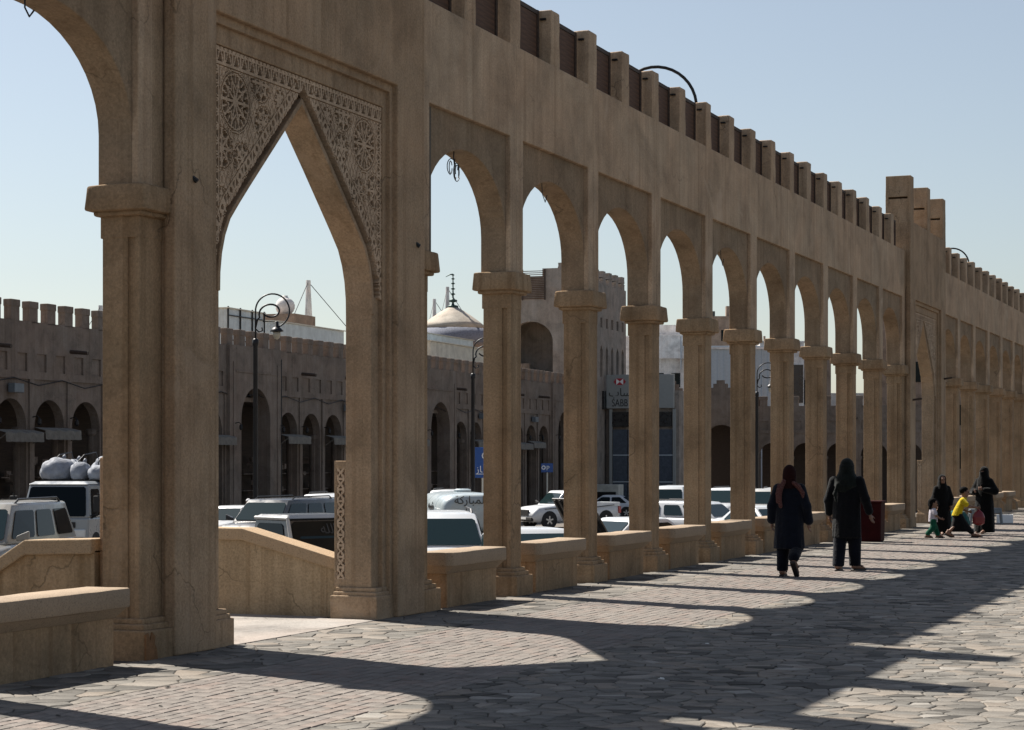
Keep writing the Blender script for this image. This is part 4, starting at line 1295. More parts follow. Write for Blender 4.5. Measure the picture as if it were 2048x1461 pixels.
def car(px, dist, alpha, label, paint, L=4.7, W=1.82, H=1.5, kind_='sedan', wheel=.33, glass=None, cat='car', dz=0.0, extra_loc=None):
    """alpha: heading, degrees from -y towards +x"""
    p = ahead_px(px, dist); z = lot_z(p.x, p.y) + dz
    root = empty('parked_car' if cat == 'car' else 'pickup_truck' if cat == 'pickup' else 'parked_van', (p.x, p.y, z), R(alpha - 90), label=label, cat=cat, group='vehicles in the parking lot')
    gl = glass or M['glass']; w = W / 2; h0 = L / 2
    belt = H * (.62 if kind_ != 'van' else .52)
    if kind_ == 'sedan':
        prof = [(-h0, .62), (-h0 + .08, belt - .04), (-h0 + 1.0, belt + .03), (h0 - 1.35, belt - .02), (h0 - .35, belt - .16), (h0, .58)]
        xa, xat, xct, xc = h0 - 1.25, h0 - 2.05, -h0 + 1.35, -h0 + .55
    elif kind_ == 'suv':
        prof = [(-h0, .75), (-h0 + .05, belt), (h0 - 1.2, belt - .02), (h0 - .25, belt - .10), (h0, .70)]
        xa, xat, xct, xc = h0 - 1.15, h0 - 1.85, -h0 + .28, -h0 + .06
    elif kind_ == 'pickup':
        prof = [(-h0, .75), (-h0 + .05, belt - .03), (h0 - 1.3, belt - .02), (h0 - .3, belt - .12), (h0, .70)]
        xa, xat, xct, xc = h0 - 1.3, h0 - 1.95, h0 - 3.25, h0 - 3.45
    else:
        prof = [(-h0, .8), (-h0 + .05, belt), (h0 - .8, belt), (h0 - .15, belt - .12), (h0, .72)]
        xa, xat, xct, xc = h0 - .55, h0 - 1.2, -h0 + .15, -h0 + .04
    sill = wheel * .75
    xs = sorted(set([-h0, -h0 + .05, -h0 + .18, -h0 + .5, -h0 + 1.0, -1, -.4, .3, h0 - 1.9, h0 - 1.3, h0 - .8, h0 - .35, h0 - .15, h0 - .05, h0]))
    secs = []
    for x in xs:
        e = min(x + h0, h0 - x)
        ww = w - .16 * max(0, 1 - e / .45) ** 2
        zt = lerp(prof, x); zb = sill + .10 * max(0, 1 - e / .3)
        half = [(0, zb), (ww - .12, zb), (ww - .02, zb + .10), (ww, (zb + zt) / 2), (ww - .015, zt - .10), (ww - .07, zt - .02), (ww * .6, zt + .025), (0, zt + .04)]
        secs.append([(x, y, zz) for y, zz in half] + [(x, -y, zz) for y, zz in reversed(half[1:-1])])
    bd = loft(MB(), secs).mesh('body', paint, smooth=True); bd.set_sharp_from_angle(angle=R(50)); inst(bd, 'body', root)
    # greenhouse
    wb, wr = w - .06, w - .24
    zb_, zr = belt - .03, H
    gh = MB()
    roofx = np.linspace(xct, xat, 5)
    def top(x, y): return zr - .05 * (y / wr) ** 2 - .035 * ((x - (xat + xct) / 2) / ((xat - xct) / 2)) ** 2
    lo = [(xa, wb * .93), (xat, wb), (xct, wb), (xc, wb * .95)]
    gsec = []
    for t in np.linspace(0, 1, 6):
        ring = []
        for (bx, by), (tx, ty) in (((xa, wb * .92), (xat, wr * .95)), (((xa * 2 + xc) / 3, wb), ((xat * 2 + xct) / 3, wr)), (((xa + 2 * xc) / 3, wb), ((xat + 2 * xct) / 3, wr)), ((xc, wb * .94), (xct, wr * .95))):
            k = t; bow = 0.0
            ring.append((bx + (tx - bx) * k, by + (ty - by) * k + bow, zb_ + (zr - .05 - zb_) * t))
        gsec.append(ring + [(q[0], -q[1], q[2]) for q in reversed(ring)])
    crown = []
    xm = (xat + xct) / 2
    c1 = [((q[0] - xm) * .955 + xm, q[1] * .93, zr - .024) for q in gsec[-1]]
    c2 = [((q[0] - xm) * .80 + xm, q[1] * .70, zr - .004) for q in gsec[-1]]
    c3 = [((q[0] - xm) * .40 + xm, q[1] * .30, zr + .004) for q in gsec[-1]]
    loft(gh, gsec + [c1, c2, c3], True)
    cb = gh.mesh('cabin', paint, smooth=True, bevel=.03, seg=3, ang=42); cb.set_sharp_from_angle(angle=R(60))
    inst(cb, 'cabin', root)
    # panes
    def G(side, i, t):
        ring = gsec[0], gsec[-1]
        a, b = gsec[0][i], gsec[-1][i]
        q = Vector(a).lerp(Vector(b), t)
        if side < 0: q.y = -q.y
        return q
    def strip(s, t): return [Vector(gsec[0][0]).lerp(Vector(gsec[-1][0]), t), s]
    quad_pane(MB(), G(1, 0, .06), G(-1, 0, .06), G(-1, 0, .93), G(1, 0, .93), .02, .05).build('windscreen', glass or M['teal'], root)
    quad_pane(MB(), G(1, 3, .10), G(-1, 3, .10), G(-1, 3, .90), G(1, 3, .90), .012, .07).build('rear_window', gl, root)
    for s in (1, -1):
        def S(u, t):
            i = min(2, int(u * 3)); f = u * 3 - i
            return G(s, i, t).lerp(G(s, i + 1, t), f)
        cuts = {'sedan': ((.06, .48), (.50, .90)), 'suv': ((.05, .34), (.37, .64), (.68, .95)), 'pickup': ((.06, .50), (.54, .94)), 'van': ((.05, .28), (.33, .62), (.66, .95))}[kind_]
        for u0, u1 in cuts:
            quad_pane(MB(), S(u0, .10), S(u1, .10), S(u1, .88), S(u0, .88), .022, .03).build('side_window', gl, root)
        # door seams, handles, mirror
        for u in [c[1] + .015 for c in cuts[:2]]:
            b = S(u, 0); MB().box(b.x - .006, b.x + .006, s * (w - .012), s * (w + .003), sill + .12, belt - .08).build('door_seam', M['black'], root)
            MB().box(b.x + .06, b.x + .22, s * (w - .02), s * (w + .025), belt - .19, belt - .155).build('door_handle', paint, root, bevel=.006)
        mr = S(.06, .12)
        MB().hexa([(mr.x - .02, s * (w - .02), mr.z - .02), (mr.x + .10, s * (w - .02), mr.z - .02), (mr.x + .08, s * (w + .22), mr.z), (mr.x, s * (w + .22), mr.z)],
                  [(mr.x - .02, s * (w - .02), mr.z + .07), (mr.x + .10, s * (w - .02), mr.z + .07), (mr.x + .08, s * (w + .22), mr.z + .17), (mr.x, s * (w + .22), mr.z + .17)]).build('mirror', paint if kind_ != 'pickup' else M['black'], root, bevel=.02)
        zf = lerp(prof, h0 - .2)
        MB().hexa([(h0 - .06, s * (w - .55), zf - .24), (h0 - .30, s * (w - .06), zf - .20), (h0 - .40, s * (w - .03), zf - .20), (h0 - .30, s * (w - .5), zf - .22)],
                  [(h0 - .08, s * (w - .52), zf - .07), (h0 - .30, s * (w - .06), zf - .03), (h0 - .42, s * (w - .03), zf - .02), (h0 - .30, s * (w - .5), zf - .06)]).build('headlight', M['headlight'], root, bevel=.02)
        zt = lerp(prof, -h0 + .1)
        MB().box(-h0 - .012, -h0 + .16, min(s * (w - .22), s * (w - .035)), max(s * (w - .22), s * (w - .035)), zt - .42, zt - .08).build('tail_light', M['redlight'], root, bevel=.02)
        for x in (h0 - .92, -h0 + .95):
            wl2 = MB().lathe([(wheel * 1.16, -.06), (wheel * 1.16, .06)], (x, s * (w - .055), wheel + .02), 20, 'y').build('wheel_arch', M['black'], root)
            ty, rm = wheel_meshes(wheel)
            t_ = inst(ty, 'wheel', root, (x, s * (w - .09), wheel)); inst(rm, 'rim', t_)
    MB().box(h0 - .06, h0 + .02, -w * .45, w * .45, .62, .80 if kind_ == 'sedan' else .92).build('grille', M['black'], root, bevel=.02)
    MB().box(h0 - .1, h0 + .05, -w + .16, w - .16, .36, .56).build('bumper', paint if kind_ != 'pickup' else M['black'], root, bevel=.05)
    MB().box(-h0 - .05, -h0 + .1, -w + .16, w - .16, .38, .58).build('bumper', paint, root, bevel=.05)
    MB().box(h0 + .03, h0 + .058, -.26, .26, .44, .55).build('number_plate', M['signwhite'], root)
    if kind_ == 'suv':
        for s in (1, -1):
            MB().tube([(xct + .2, s * (wr - .10), H - .03), (xct + .35, s * (wr - .10), H + .05), (xat - .5, s * (wr - .10), H + .05), (xat - .3, s * (wr - .10), H - .03)], .022, 6).build('roof_rail', M['iron'], root)
    if kind_ == 'pickup':
        b = MB().box(-h0 + .08, xc - .06, -w + .14, w - .14, belt - .015, belt + .012)
        b.build('bed_floor', M['black'], root)
        for s in (1, -1): MB().box(-h0 + .06, xc - .02, min(s * (w - .14), s * (w - .04)), max(s * (w - .14), s * (w - .04)), belt - .1, belt + .10).build('bed_side', paint, root, bevel=.02)
        MB().box(-h0 + .03, -h0 + .10, -w + .08, w - .08, belt - .35, belt + .10).build('tailgate', paint, root, bevel=.015)
    return root, dict(h0=h0, w=w, belt=belt, gsec=gsec, G=G, xa=xa)

car(-22, 38, 15, 'beige large SUV with roof rails behind the left stair parapet', M['gold'], 5.1, 1.98, 1.93, 'suv', .40)
car(560, 61, -2, 'dark grey SUV with open windows seen through the near gateway', M['grey'], 5.1, 1.98, 1.80, 'suv', .40, glass=M['teal'])
car(468, 74, 5, 'white sedan with pale windscreen left of the dark grey SUV', M['white'], 4.6, 1.8, 1.42, 'sedan', glass=M['teal'])
car(655, 74, 8, 'white SUV behind the dark grey SUV, by the gateway jamb', M['white'], 4.9, 1.95, 1.86, 'suv', .38)
car(880, 39, 26, 'near white crossover with broad dark windscreen behind the first bench', M['white'], 4.6, 1.9, 1.72, 'suv', .36)
car(898, 88, 12, 'white SUV with roof rails behind the tank trailer', M['white'], 4.9, 1.95, 1.95, 'suv', .38)
r, q = car(1136, 101, -36, 'white double-cab pickup with dark side stripe facing left', M['white'], 5.3, 1.86, 1.86, 'pickup', .39, cat='pickup', glass=M['teal'])
for s in (1, -1): MB().tube([(2.0, s * .915, .95), (.8, s * .945, 1.02), (-.6, s * .945, .98), (-2.2, s * .935, 1.12)], .022, 5).build('side_stripe', M['grey'], r)
car(1066, 37.5, 40, 'white sedan roof just above the second bench', M['white'], 4.6, 1.8, 1.45, 'sedan', glass=M['teal'])
r, q = car(1248, 50, -30, 'white sedan with its black-lined bonnet raised', M['white'], 4.6, 1.8, 1.42, 'sedan')
hd = MB()
hd.hexa([(1.05, -.74, .93), (1.05, .74, .93), (1.10, .74, .92), (1.10, -.74, .92)], [(1.72, -.70, 1.92), (1.72, .70, 1.92), (1.77, .70, 1.90), (1.77, -.70, 1.90)])
bo = hd.build('raised_bonnet', M['blackpaint'], r, bevel=.01)
for k in range(7): MB().hexa([(1.12, -.6 + k * .19, .96), (1.12, -.56 + k * .19, .96), (1.15, -.56 + k * .19, .95), (1.15, -.6 + k * .19, .95)], [(1.76, -.6 + k * .19, 1.86), (1.76, -.56 + k * .19, 1.86), (1.79, -.56 + k * .19, 1.85), (1.79, -.6 + k * .19, 1.85)]).build('bonnet_rib', M['black'], bo)
MB().box(1.05, 2.15, -.7, .7, .80, .875).build('engine', M['black'], r)
car(1398, 76, 72, 'white estate car side-on behind the fourth column', M['white'], 4.8, 1.85, 1.56, 'suv', .34, glass=M['teal'])
car(1345, 92, 8, 'white minibus with dark windscreen behind the white estate car', M['white'], 4.9, 1.9, 2.12, 'van', .35)
car(1372, 84, 60, 'pale blue sedan wedged between the minibus and the estate car', M['bluepaint'], 4.5, 1.75, 1.40, 'sedan')
car(1455, 99, -6, 'white off-roader with roof lamps beyond the estate car', M['white'], 4.9, 1.95, 2.0, 'suv', .40)
car(1530, 70, 52, 'white sedan with sloping windscreen between the fifth and sixth columns', M['white'], 4.6, 1.8, 1.46, 'sedan', glass=M['teal'])
car(1523, 97, 4, 'silver-white SUV parked behind the sloping-windscreen sedan', M['whitedusty'], 4.9, 1.95, 1.95, 'suv', .38)
car(1552, 112, 10, 'white SUV farthest away, beside the sixth column', M['white'], 4.9, 1.95, 1.95, 'suv', .38)
car(1215, 128, -80, 'white sedan parked before the bank', M['white'], 4.6, 1.8, 1.45, 'sedan')
car(1600, 84, 40, 'white hatchback between the sixth and seventh columns', M['white'], 4.3, 1.78, 1.48, 'sedan')

# old white pickup with a high boxy cab, by the gateway
p = ahead_px(602, 34.5); z = lot_z(p.x, p.y)
pk = empty('pickup_truck', (p.x, p.y, z), R(60 - 90), label='old white pickup with black-framed boxy cab and lettered windscreen beyond the parapet', cat='pickup', group='vehicles in the parking lot')
MB().box(-2.4, 2.3, -.85, .85, .45, .98).build('body', M['whitedusty'], pk, bevel=.06)
MB().hexa([(1.0, -.80, .97), (1.0, .80, .97), (2.3, .76, .97), (2.3, -.76, .97)], [(1.0, -.76, 1.08), (1.0, .76, 1.08), (2.22, .70, 1.02), (2.22, -.70, 1.02)]).build('bonnet', M['whitedusty'], pk, bevel=.03)
MB().hexa([(-.45, -.80, .96), (-.45, .80, .96), (1.02, .80, .96), (1.02, -.80, .96)], [(-.38, -.68, 1.70), (-.38, .68, 1.70), (.66, .68, 1.70), (.66, -.68, 1.70)]).build('cab', M['grey'], pk, bevel=.04)
MB().hexa([(-.42, -.72, 1.695), (-.42, .72, 1.695), (.72, .72, 1.695), (.72, -.72, 1.695)], [(-.32, -.62, 1.76), (-.32, .62, 1.76), (.58, .62, 1.76), (.58, -.62, 1.76)]).build('roof', M['grey'], pk, bevel=.025)
ws = quad_pane(MB(), (1.03, .79, 1.0), (1.03, -.79, 1.0), (.67, -.68, 1.69), (.67, .68, 1.69), .012, .05).build('windscreen', M['glass'], pk)
quad_pane(MB(), (.86, .56, 1.26), (.86, -.56, 1.26), (.80, -.56, 1.40), (.80, .56, 1.40), .035, .01).build('see_through', M['teal'], pk)
t = put_text('\uFEEA\uFEE0\uFEDF\uFE8D', .26, M['letter'], ws, (.815, 0.05, 1.44), rot=(R(62), 0, R(90)))
for s in (1, -1):
    MB().tube([(1.04, s * .79, .98), (.67, s * .69, 1.70), (-.36, s * .69, 1.70)], .035, 6).build('pillar', M['whitedusty'], pk)
    quad_pane(MB(), (.86, s * .80, 1.0), (-.36, s * .80, 1.0), (-.30, s * .69, 1.66), (.56, s * .69, 1.66), .012, .05).build('side_window', M['glass'], pk)
    MB().box(.78, .86, min(s * .84, s * 1.05), max(s * .84, s * 1.05), 1.0, 1.30).build('mirror', M['black'], pk, bevel=.02)
    MB().box(-2.4, -.5, min(s * .78, s * .86), max(s * .78, s * .86), .97, 1.28).build('bed_side', M['whitedusty'], pk, bevel=.015)
    MB().box(-1.45, -1.38, min(s * .77, s * .875), max(s * .77, s * .875), .97, 1.30).build('bed_post', M['whitedusty'], pk)
    MB().box(2.22, 2.315, min(s * .5, s * .78), max(s * .5, s * .78), .70, .90).build('headlight', M['headlight'], pk, bevel=.03)
    for x in (1.45, -1.45):
        MB().lathe([(.42, -.05), (.42, .05)], (x, s * .82, .40), 18, 'y').build('wheel_arch', M['black'], pk)
        ty, rm = wheel_meshes(.36); t_ = inst(ty, 'wheel', pk, (x, s * .80, .36)); inst(rm, 'rim', t_)
MB().box(-2.44, -2.36, -.84, .84, .60, 1.28).build('tailgate', M['whitedusty'], pk, bevel=.015)
MB().box(-2.35, -.5, -.78, .78, .96, .99).build('bed_floor', M['black'], pk)
MB().box(2.25, 2.36, -.86, .86, .40, .56).build('bumper', M['chrome'], pk, bevel=.03)
MB().box(2.27, 2.32, -.48, .48, .66, .92).build('grille', M['black'], pk)

# light truck with sacks on its load
p = ahead_px(128, 57); z = lot_z(p.x, p.y)
tk = empty('light_truck', (p.x, p.y, z), R(16 - 90), label='white light truck facing the viewer with bundles on its roof', cat='truck')
w = .98
MB().hexa([(-.85, -w, .55), (-.85, w, .55), (.85, w, .55), (.85, -w, .55)], [(-.85, -w, 1.30), (-.85, w, 1.30), (.82, w, 1.30), (.82, -w, 1.30)]).build('lower_cab', M['truckwhite'], tk, bevel=.05)
MB().hexa([(-.85, -w, 1.29), (-.85, w, 1.29), (.80, w, 1.29), (.80, -w, 1.29)], [(-.80, -w + .10, 2.24), (-.80, w - .10, 2.24), (.46, w - .12, 2.24), (.46, -w + .12, 2.24)]).build('cab', M['truckwhite'], tk, bevel=.06)
MB().hexa([(-.82, -w + .10, 2.235), (-.82, w - .10, 2.235), (.52, w - .10, 2.235), (.52, -w + .10, 2.235)], [(-.7, -w + .25, 2.32), (-.7, w - .25, 2.32), (.34, w - .25, 2.32), (.34, -w + .25, 2.32)]).build('roof', M['truckwhite'], tk, bevel=.03)
quad_pane(MB(), (.81, w - .02, 1.28), (.81, -w + .02, 1.28), (.47, -w + .13, 2.22), (.47, w - .13, 2.22), .012, .06).build('windscreen', M['glass'], tk)
for s in (1, -1):
    quad_pane(MB(), (.62, s * w, 1.22), (-.45, s * w, 1.36), (-.42, s * (w - .10), 2.14), (.36, s * (w - .11), 2.14), .014, .04).build('side_window', M['glass'], tk)
    MB().tube([(.62, s * (w - .02), 1.35), (.75, s * (w + .22), 1.40), (.75, s * (w + .24), 2.0)], .02, 6).build('mirror_arm', M['iron'], tk)
    MB().box(.70, .80, min(s * (w + .12), s * (w + .34)), max(s * (w + .12), s * (w + .34)), 1.45, 1.92).build('mirror', M['black'], tk, bevel=.03)
    MB().box(.80, .88, min(s * .5, s * .9), max(s * .5, s * .9), .75, .98).build('headlight', M['headlight'], tk, bevel=.03)
    for x in (.15, -3.1):
        MB().lathe([(.47, -.06), (.47, .06)], (x, s * (w - .05), .42), 18, 'y').build('wheel_arch', M['black'], tk)
        ty, rm = wheel_meshes(.40); t_ = inst(ty, 'wheel', tk, (x, s * (w - .10), .40)); inst(rm, 'rim', t_)
MB().box(.80, .92, -w + .02, w - .02, .42, .66).build('bumper', M['truckwhite'], tk, bevel=.04)
MB().box(.81, .86, -.6, .6, 1.02, 1.18).build('grille', M['black'], tk)
MB().box(-4.6, -.95, -1.0, 1.0, .75, .95).build('load_bed', M['truckwhite'], tk, bevel=.02)
for s in (1, -1):
    MB().box(-4.6, -.95, min(s * .96, s * 1.02), max(s * .96, s * 1.02), .95, 1.9).build('bed_side', M['truckwhite'], tk, bevel=.01)
MB().box(-1.02, -.95, -1.0, 1.0, .95, 2.35).build('headboard', M['iron'], tk)
MB().box(-4.58, -.97, -.98, .98, 2.30, 2.36).build('rack', M['iron'], tk)
TK_M = Matrix.Translation(tk.location) @ Matrix.Rotation(R(16 - 90), 4, 'Z')
def sack(loc, rx, ry, rz, label, seed, rot=0):
    rnd = random.Random(seed); rx, ry, rz = rx * .9, ry * .84, rz * .82
    bm = bmesh.new(); bmesh.ops.create_icosphere(bm, subdivisions=4, radius=1)
    ph = [rnd.uniform(0, 6.28) for _ in range(8)]
    for v in bm.verts:
        c = v.co.copy()
        k = 1 + .07 * math.sin(3 * c.x + ph[0]) * math.cos(2.5 * c.y + ph[1]) + .045 * math.sin(9 * c.y + 4 * c.z + ph[2]) + .03 * math.sin(15 * c.x + 9 * c.z + ph[3]) - .05 * abs(math.sin(4 * math.atan2(c.y, c.x) + ph[4])) * max(0, c.z)
        z_ = c.z * k
        if z_ < -.55: z_ = -.55 + (z_ + .55) * .25
        v.co = Vector((math.copysign(abs(c.x) ** .85, c.x) * k * rx, math.copysign(abs(c.y) ** .85, c.y) * k * ry, (z_ + .6) * rz))
    me = bpy.data.meshes.new('bundle'); bm.to_mesh(me); bm.free(); me.materials.append(M['sack']); me.shade_smooth()
    w_ = TK_M @ Vector(loc)
    o = inst(me, 'cloth_bundle', None, w_, R(16 - 90) + rot)
    tag(o, label, 'bundle', 'white bundles on the truck')
    kn = MB().tube([(-rx * .3, ry * .2, rz * 1.5), (-rx * .32, ry * .22, rz * 1.66), (-rx * .45, ry * .3, rz * 1.72)], [.05, .03, .06], 7).build('knot', M['sack'], o, smooth=True)
    return o
sack((-1.3, -.62, 2.36), .50, .62, .48, 'largest white cloth bundle at the left end of the truck load', 1)
sack((-1.15, .12, 2.36), .42, .36, .40, 'upright white bundle in the middle of the truck load', 2)
sack((-1.05, .75, 2.36), .45, .42, .35, 'low rounded white bundle right of the middle on the truck', 3)
sack((-2.6, .55, 2.36), .6, .62, .52, 'tall white bundle at the back of the truck load', 4)
sack((-2.0, 1.25, 2.36), .45, .42, .42, 'white bundle at the right end of the truck load', 5)
sack((-2.4, -.5, 2.36), .5, .5, .45, 'white bundle behind the largest one on the truck', 6)

# ropes over the bundles
for k, y in enumerate((-.62, .12, .72)):
    MB().tube([(-.98, y - .1, 2.36), (-1.0, y, 2.36 + .55), (-1.35, y + .05, 2.36 + .72), (-2.3, y + .1, 2.36 + .80), (-3.2, y, 2.37)], .018, 5).build('rope', M['iron'], tk)
# tank trailer
p = ahead_px(935, 66); z = lot_z(p.x, p.y)
tt = empty('tank_trailer', (p.x, p.y, z), R(33 - 90), label='pale blue-white tank trailer with dark script on its flanks', cat='trailer')
secs = []
for x, k in ((-3.4, .62), (-3.36, .86), (-3.2, .97), (-2.9, 1.0), (1.5, 1.0), (1.78, .97), (1.9, .88), (1.95, .72)):
    ring = []
    for a in np.linspace(0, 2 * math.pi, 33)[:-1]:
        cx_, sx_ = math.cos(a), math.sin(a)
        y_ = math.copysign(abs(cx_) ** .62, cx_) * 1.18; z_ = math.copysign(abs(sx_) ** .62, sx_) * .62
        ring.append((x, y_ * k, 1.33 + z_ * k))
    secs.append(ring)
loft(MB(), secs).build('tank', M['tank'], tt, smooth=True)
MB().box(-3.2, 1.7, -.75, .75, .55, .80).build('chassis', M['iron'], tt)
MB().lathe([(.28, 1.9), (.28, 2.02), (.2, 2.06)], (-1.0, 0, 0), 14).build('hatch', M['tank'], tt)
for s in (1, -1):
    for x in (-2.2, -1.2):
        ty, rm = wheel_meshes(.40); t_ = inst(ty, 'wheel', tt, (x, s * .9, .40)); inst(rm, 'rim', t_)
put_text('\uFE94\uFEDB\uFEAD\uFE8E\uFE92\uFEE4\uFEDF\uFE8D', .36, M['letter'], tt, (1.965, -.25, 1.62), rot=(R(90), 0, R(90)))
for k, s_ in ((0, '\uFEEA\uFEB4\uFEB3\uFE86\uFEE3'), (1, '\uFE8D\uFEAE\uFEB4\uFE98\uFEE3')):
    put_text(s_, .34, M['letter'], tt, (-.2 - 1.5 * k, -1.20, 1.42), rot=(R(84), 0, 0))
ringm = MB().tube([(1.955, .62 + .36 * math.cos(a), 1.28 + .36 * math.sin(a)) for a in np.linspace(0, 2 * math.pi, 28)[:-1]], .02, 5, closed=True)
ringm.build('round_emblem', M['green'], tt)
MB().tube([(1.9, 0, .7), (3.0, 0, .6)], .06, 6).build('drawbar', M['iron'], tt)
# ------------------------------------------------------------------ people: smooth fields turned into surfaces
class Field:
    def __init__(self, lo, hi, h):
        self.lo = np.array(lo, float); self.h = h
        self.n = np.ceil((np.array(hi) - self.lo) / h).astype(int) + 1
        self.d = np.full(self.n, 1.0)
        self.ax = [self.lo[i] + h * np.arange(self.n[i]) for i in range(3)]
    def sub(self, lo, hi):
        s = []
        for i in range(3):
            a = max(0, int((lo[i] - self.lo[i]) / self.h) - 1); b = min(self.n[i], int((hi[i] - self.lo[i]) / self.h) + 3)
            s.append(slice(a, max(a + 1, b)))
        X, Y, Z = np.meshgrid(self.ax[0][s[0]], self.ax[1][s[1]], self.ax[2][s[2]], indexing='ij')
        return tuple(s), X, Y, Z
    def put(self, s, v, k):
        o = self.d[s]
        if k <= 0: self.d[s] = np.minimum(o, v)
        else:
            t = np.clip(.5 + .5 * (o - v) / k, 0, 1)
            self.d[s] = o * (1 - t) + v * t - k * t * (1 - t)
    def cap(self, a, b, ra, rb=None, k=.02):
        rb = ra if rb is None else rb
        a = np.array(a, float); b = np.array(b, float); m = max(ra, rb) + .08 + k
        s, X, Y, Z = self.sub(np.minimum(a, b) - m, np.maximum(a, b) + m)
        d = b - a; L = max(1e-9, (d * d).sum())
        t = np.clip(((X - a[0]) * d[0] + (Y - a[1]) * d[1] + (Z - a[2]) * d[2]) / L, 0, 1)
        v = np.sqrt((X - a[0] - t * d[0]) ** 2 + (Y - a[1] - t * d[1]) ** 2 + (Z - a[2] - t * d[2]) ** 2) - (ra + (rb - ra) * t)
        self.put(s, v, k); return self
    def chain(self, pts, rs, k=.02):
        for i in range(len(pts) - 1): self.cap(pts[i], pts[i + 1], rs[i], rs[i + 1], k)
        return self
    def ell(self, c, r, k=.02):
        c = np.array(c, float); r = np.array(r, float)
        s, X, Y, Z = self.sub(c - r - .1 - k, c + r + .1 + k)
        q = np.sqrt(((X - c[0]) / r[0]) ** 2 + ((Y - c[1]) / r[1]) ** 2 + ((Z - c[2]) / r[2]) ** 2)
        self.put(s, (q - 1) * r.min(), k); return self
    def rings(self, tab, k=.02, fold=0.0, nf=9, ph=0.0, open_bottom=False):
        """tab rows: z, cx, cy, rx, ry"""
        tab = np.array(sorted(tab), float)
        m = tab[:, 3:].max() + .08
        s, X, Y, Z = self.sub((tab[:, 1].min() - m, tab[:, 2].min() - m, tab[0, 0] - .05), (tab[:, 1].max() + m, tab[:, 2].max() + m, tab[-1, 0] + .08))
        cx, cy, rx, ry = [np.interp(Z, tab[:, 0], tab[:, i]) for i in (1, 2, 3, 4)]
        th = np.arctan2((Y - cy) / ry, (X - cx) / rx)
        w = np.clip((tab[-1, 0] - Z) / (tab[-1, 0] - tab[0, 0]), 0, 1)
        g = 1 + fold * w * (np.sin(nf * th + ph + 3 * Z) + .5 * np.sin((nf * 2 + 1) * th - 5 * Z + ph))
        q = np.sqrt(((X - cx) / rx) ** 2 + ((Y - cy) / ry) ** 2)
        v = (q - g) * np.minimum(rx, ry)
        v = np.maximum(v, np.maximum(tab[0, 0] - Z, Z - tab[-1, 0]))
        self.put(s, v, k); return self
    def cut_below(self, z):
        Z = self.ax[2][None, None, :]
        self.d = np.maximum(self.d, z - Z); return self
    def cut_box(self, lo, hi):
        s, X, Y, Z = self.sub(lo, hi)
        c = [(lo[i] + hi[i]) / 2 for i in range(3)]; e = [(hi[i] - lo[i]) / 2 for i in range(3)]
        v = np.maximum(np.maximum(abs(X - c[0]) - e[0], abs(Y - c[1]) - e[1]), abs(Z - c[2]) - e[2])
        self.d[s] = np.maximum(self.d[s], -v); return self
    def mesh(self, name, mat):
        d = self.d; n = self.n
        ins = d < 0
        # cells with a sign change
        cs = np.zeros(n - 1, int)
        for i in (0, 1):
            for j in (0, 1):
                for k in (0, 1): cs += ins[i:n[0] - 1 + i, j:n[1] - 1 + j, k:n[2] - 1 + k]
        act = np.argwhere((cs > 0) & (cs < 8))
        idx = -np.ones(n - 1, int); idx[tuple(act.T)] = np.arange(len(act))
        acc = np.zeros((len(act), 3)); cnt = np.zeros(len(act))
        cor = [(i, j, k) for i in (0, 1) for j in (0, 1) for k in (0, 1)]
        for a in cor:
            for ax in range(3):
                if a[ax]: continue
                b = list(a); b[ax] = 1
                da = d[act[:, 0] + a[0], act[:, 1] + a[1], act[:, 2] + a[2]]; db = d[act[:, 0] + b[0], act[:, 1] + b[1], act[:, 2] + b[2]]
                m = (da < 0) != (db < 0)
                t = np.where(m, da / np.where(m, da - db, 1), 0)
                p = np.array(a, float)[None, :].repeat(len(act), 0); p[:, ax] += t
                acc[m] += p[m]; cnt[m] += 1
        V = self.lo + (act + acc / cnt[:, None]) * self.h
        F = []
        for ax in range(3):
            u, w = (ax + 1) % 3, (ax + 2) % 3
            sl0 = [slice(None)] * 3; sl1 = [slice(None)] * 3
            sl0[ax] = slice(0, n[ax] - 1); sl1[ax] = slice(1, n[ax])
            A, B = ins[tuple(sl0)], ins[tuple(sl1)]
            e = np.argwhere(A != B)
            ok = (e[:, u] > 0) & (e[:, w] > 0) & (e[:, u] < n[u] - 1) & (e[:, w] < n[w] - 1)
            e = e[ok]
            fl = A[tuple(e.T)]
            q = []
            for (du, dw) in ((-1, -1), (0, -1), (0, 0), (-1, 0)):
                c = e.copy(); c[:, u] += du; c[:, w] += dw
                q.append(idx[tuple(c.T)])
            q = np.stack(q, 1)
            q[~fl] = q[~fl][:, ::-1]
            F.append(q)
        F = np.concatenate(F)
        F = F[(F >= 0).all(1)]
        me = bpy.data.meshes.new(name)
        me.from_pydata(V.tolist(), [], F.tolist()); me.materials.append(mat); me.shade_smooth(); me.update()
        return me

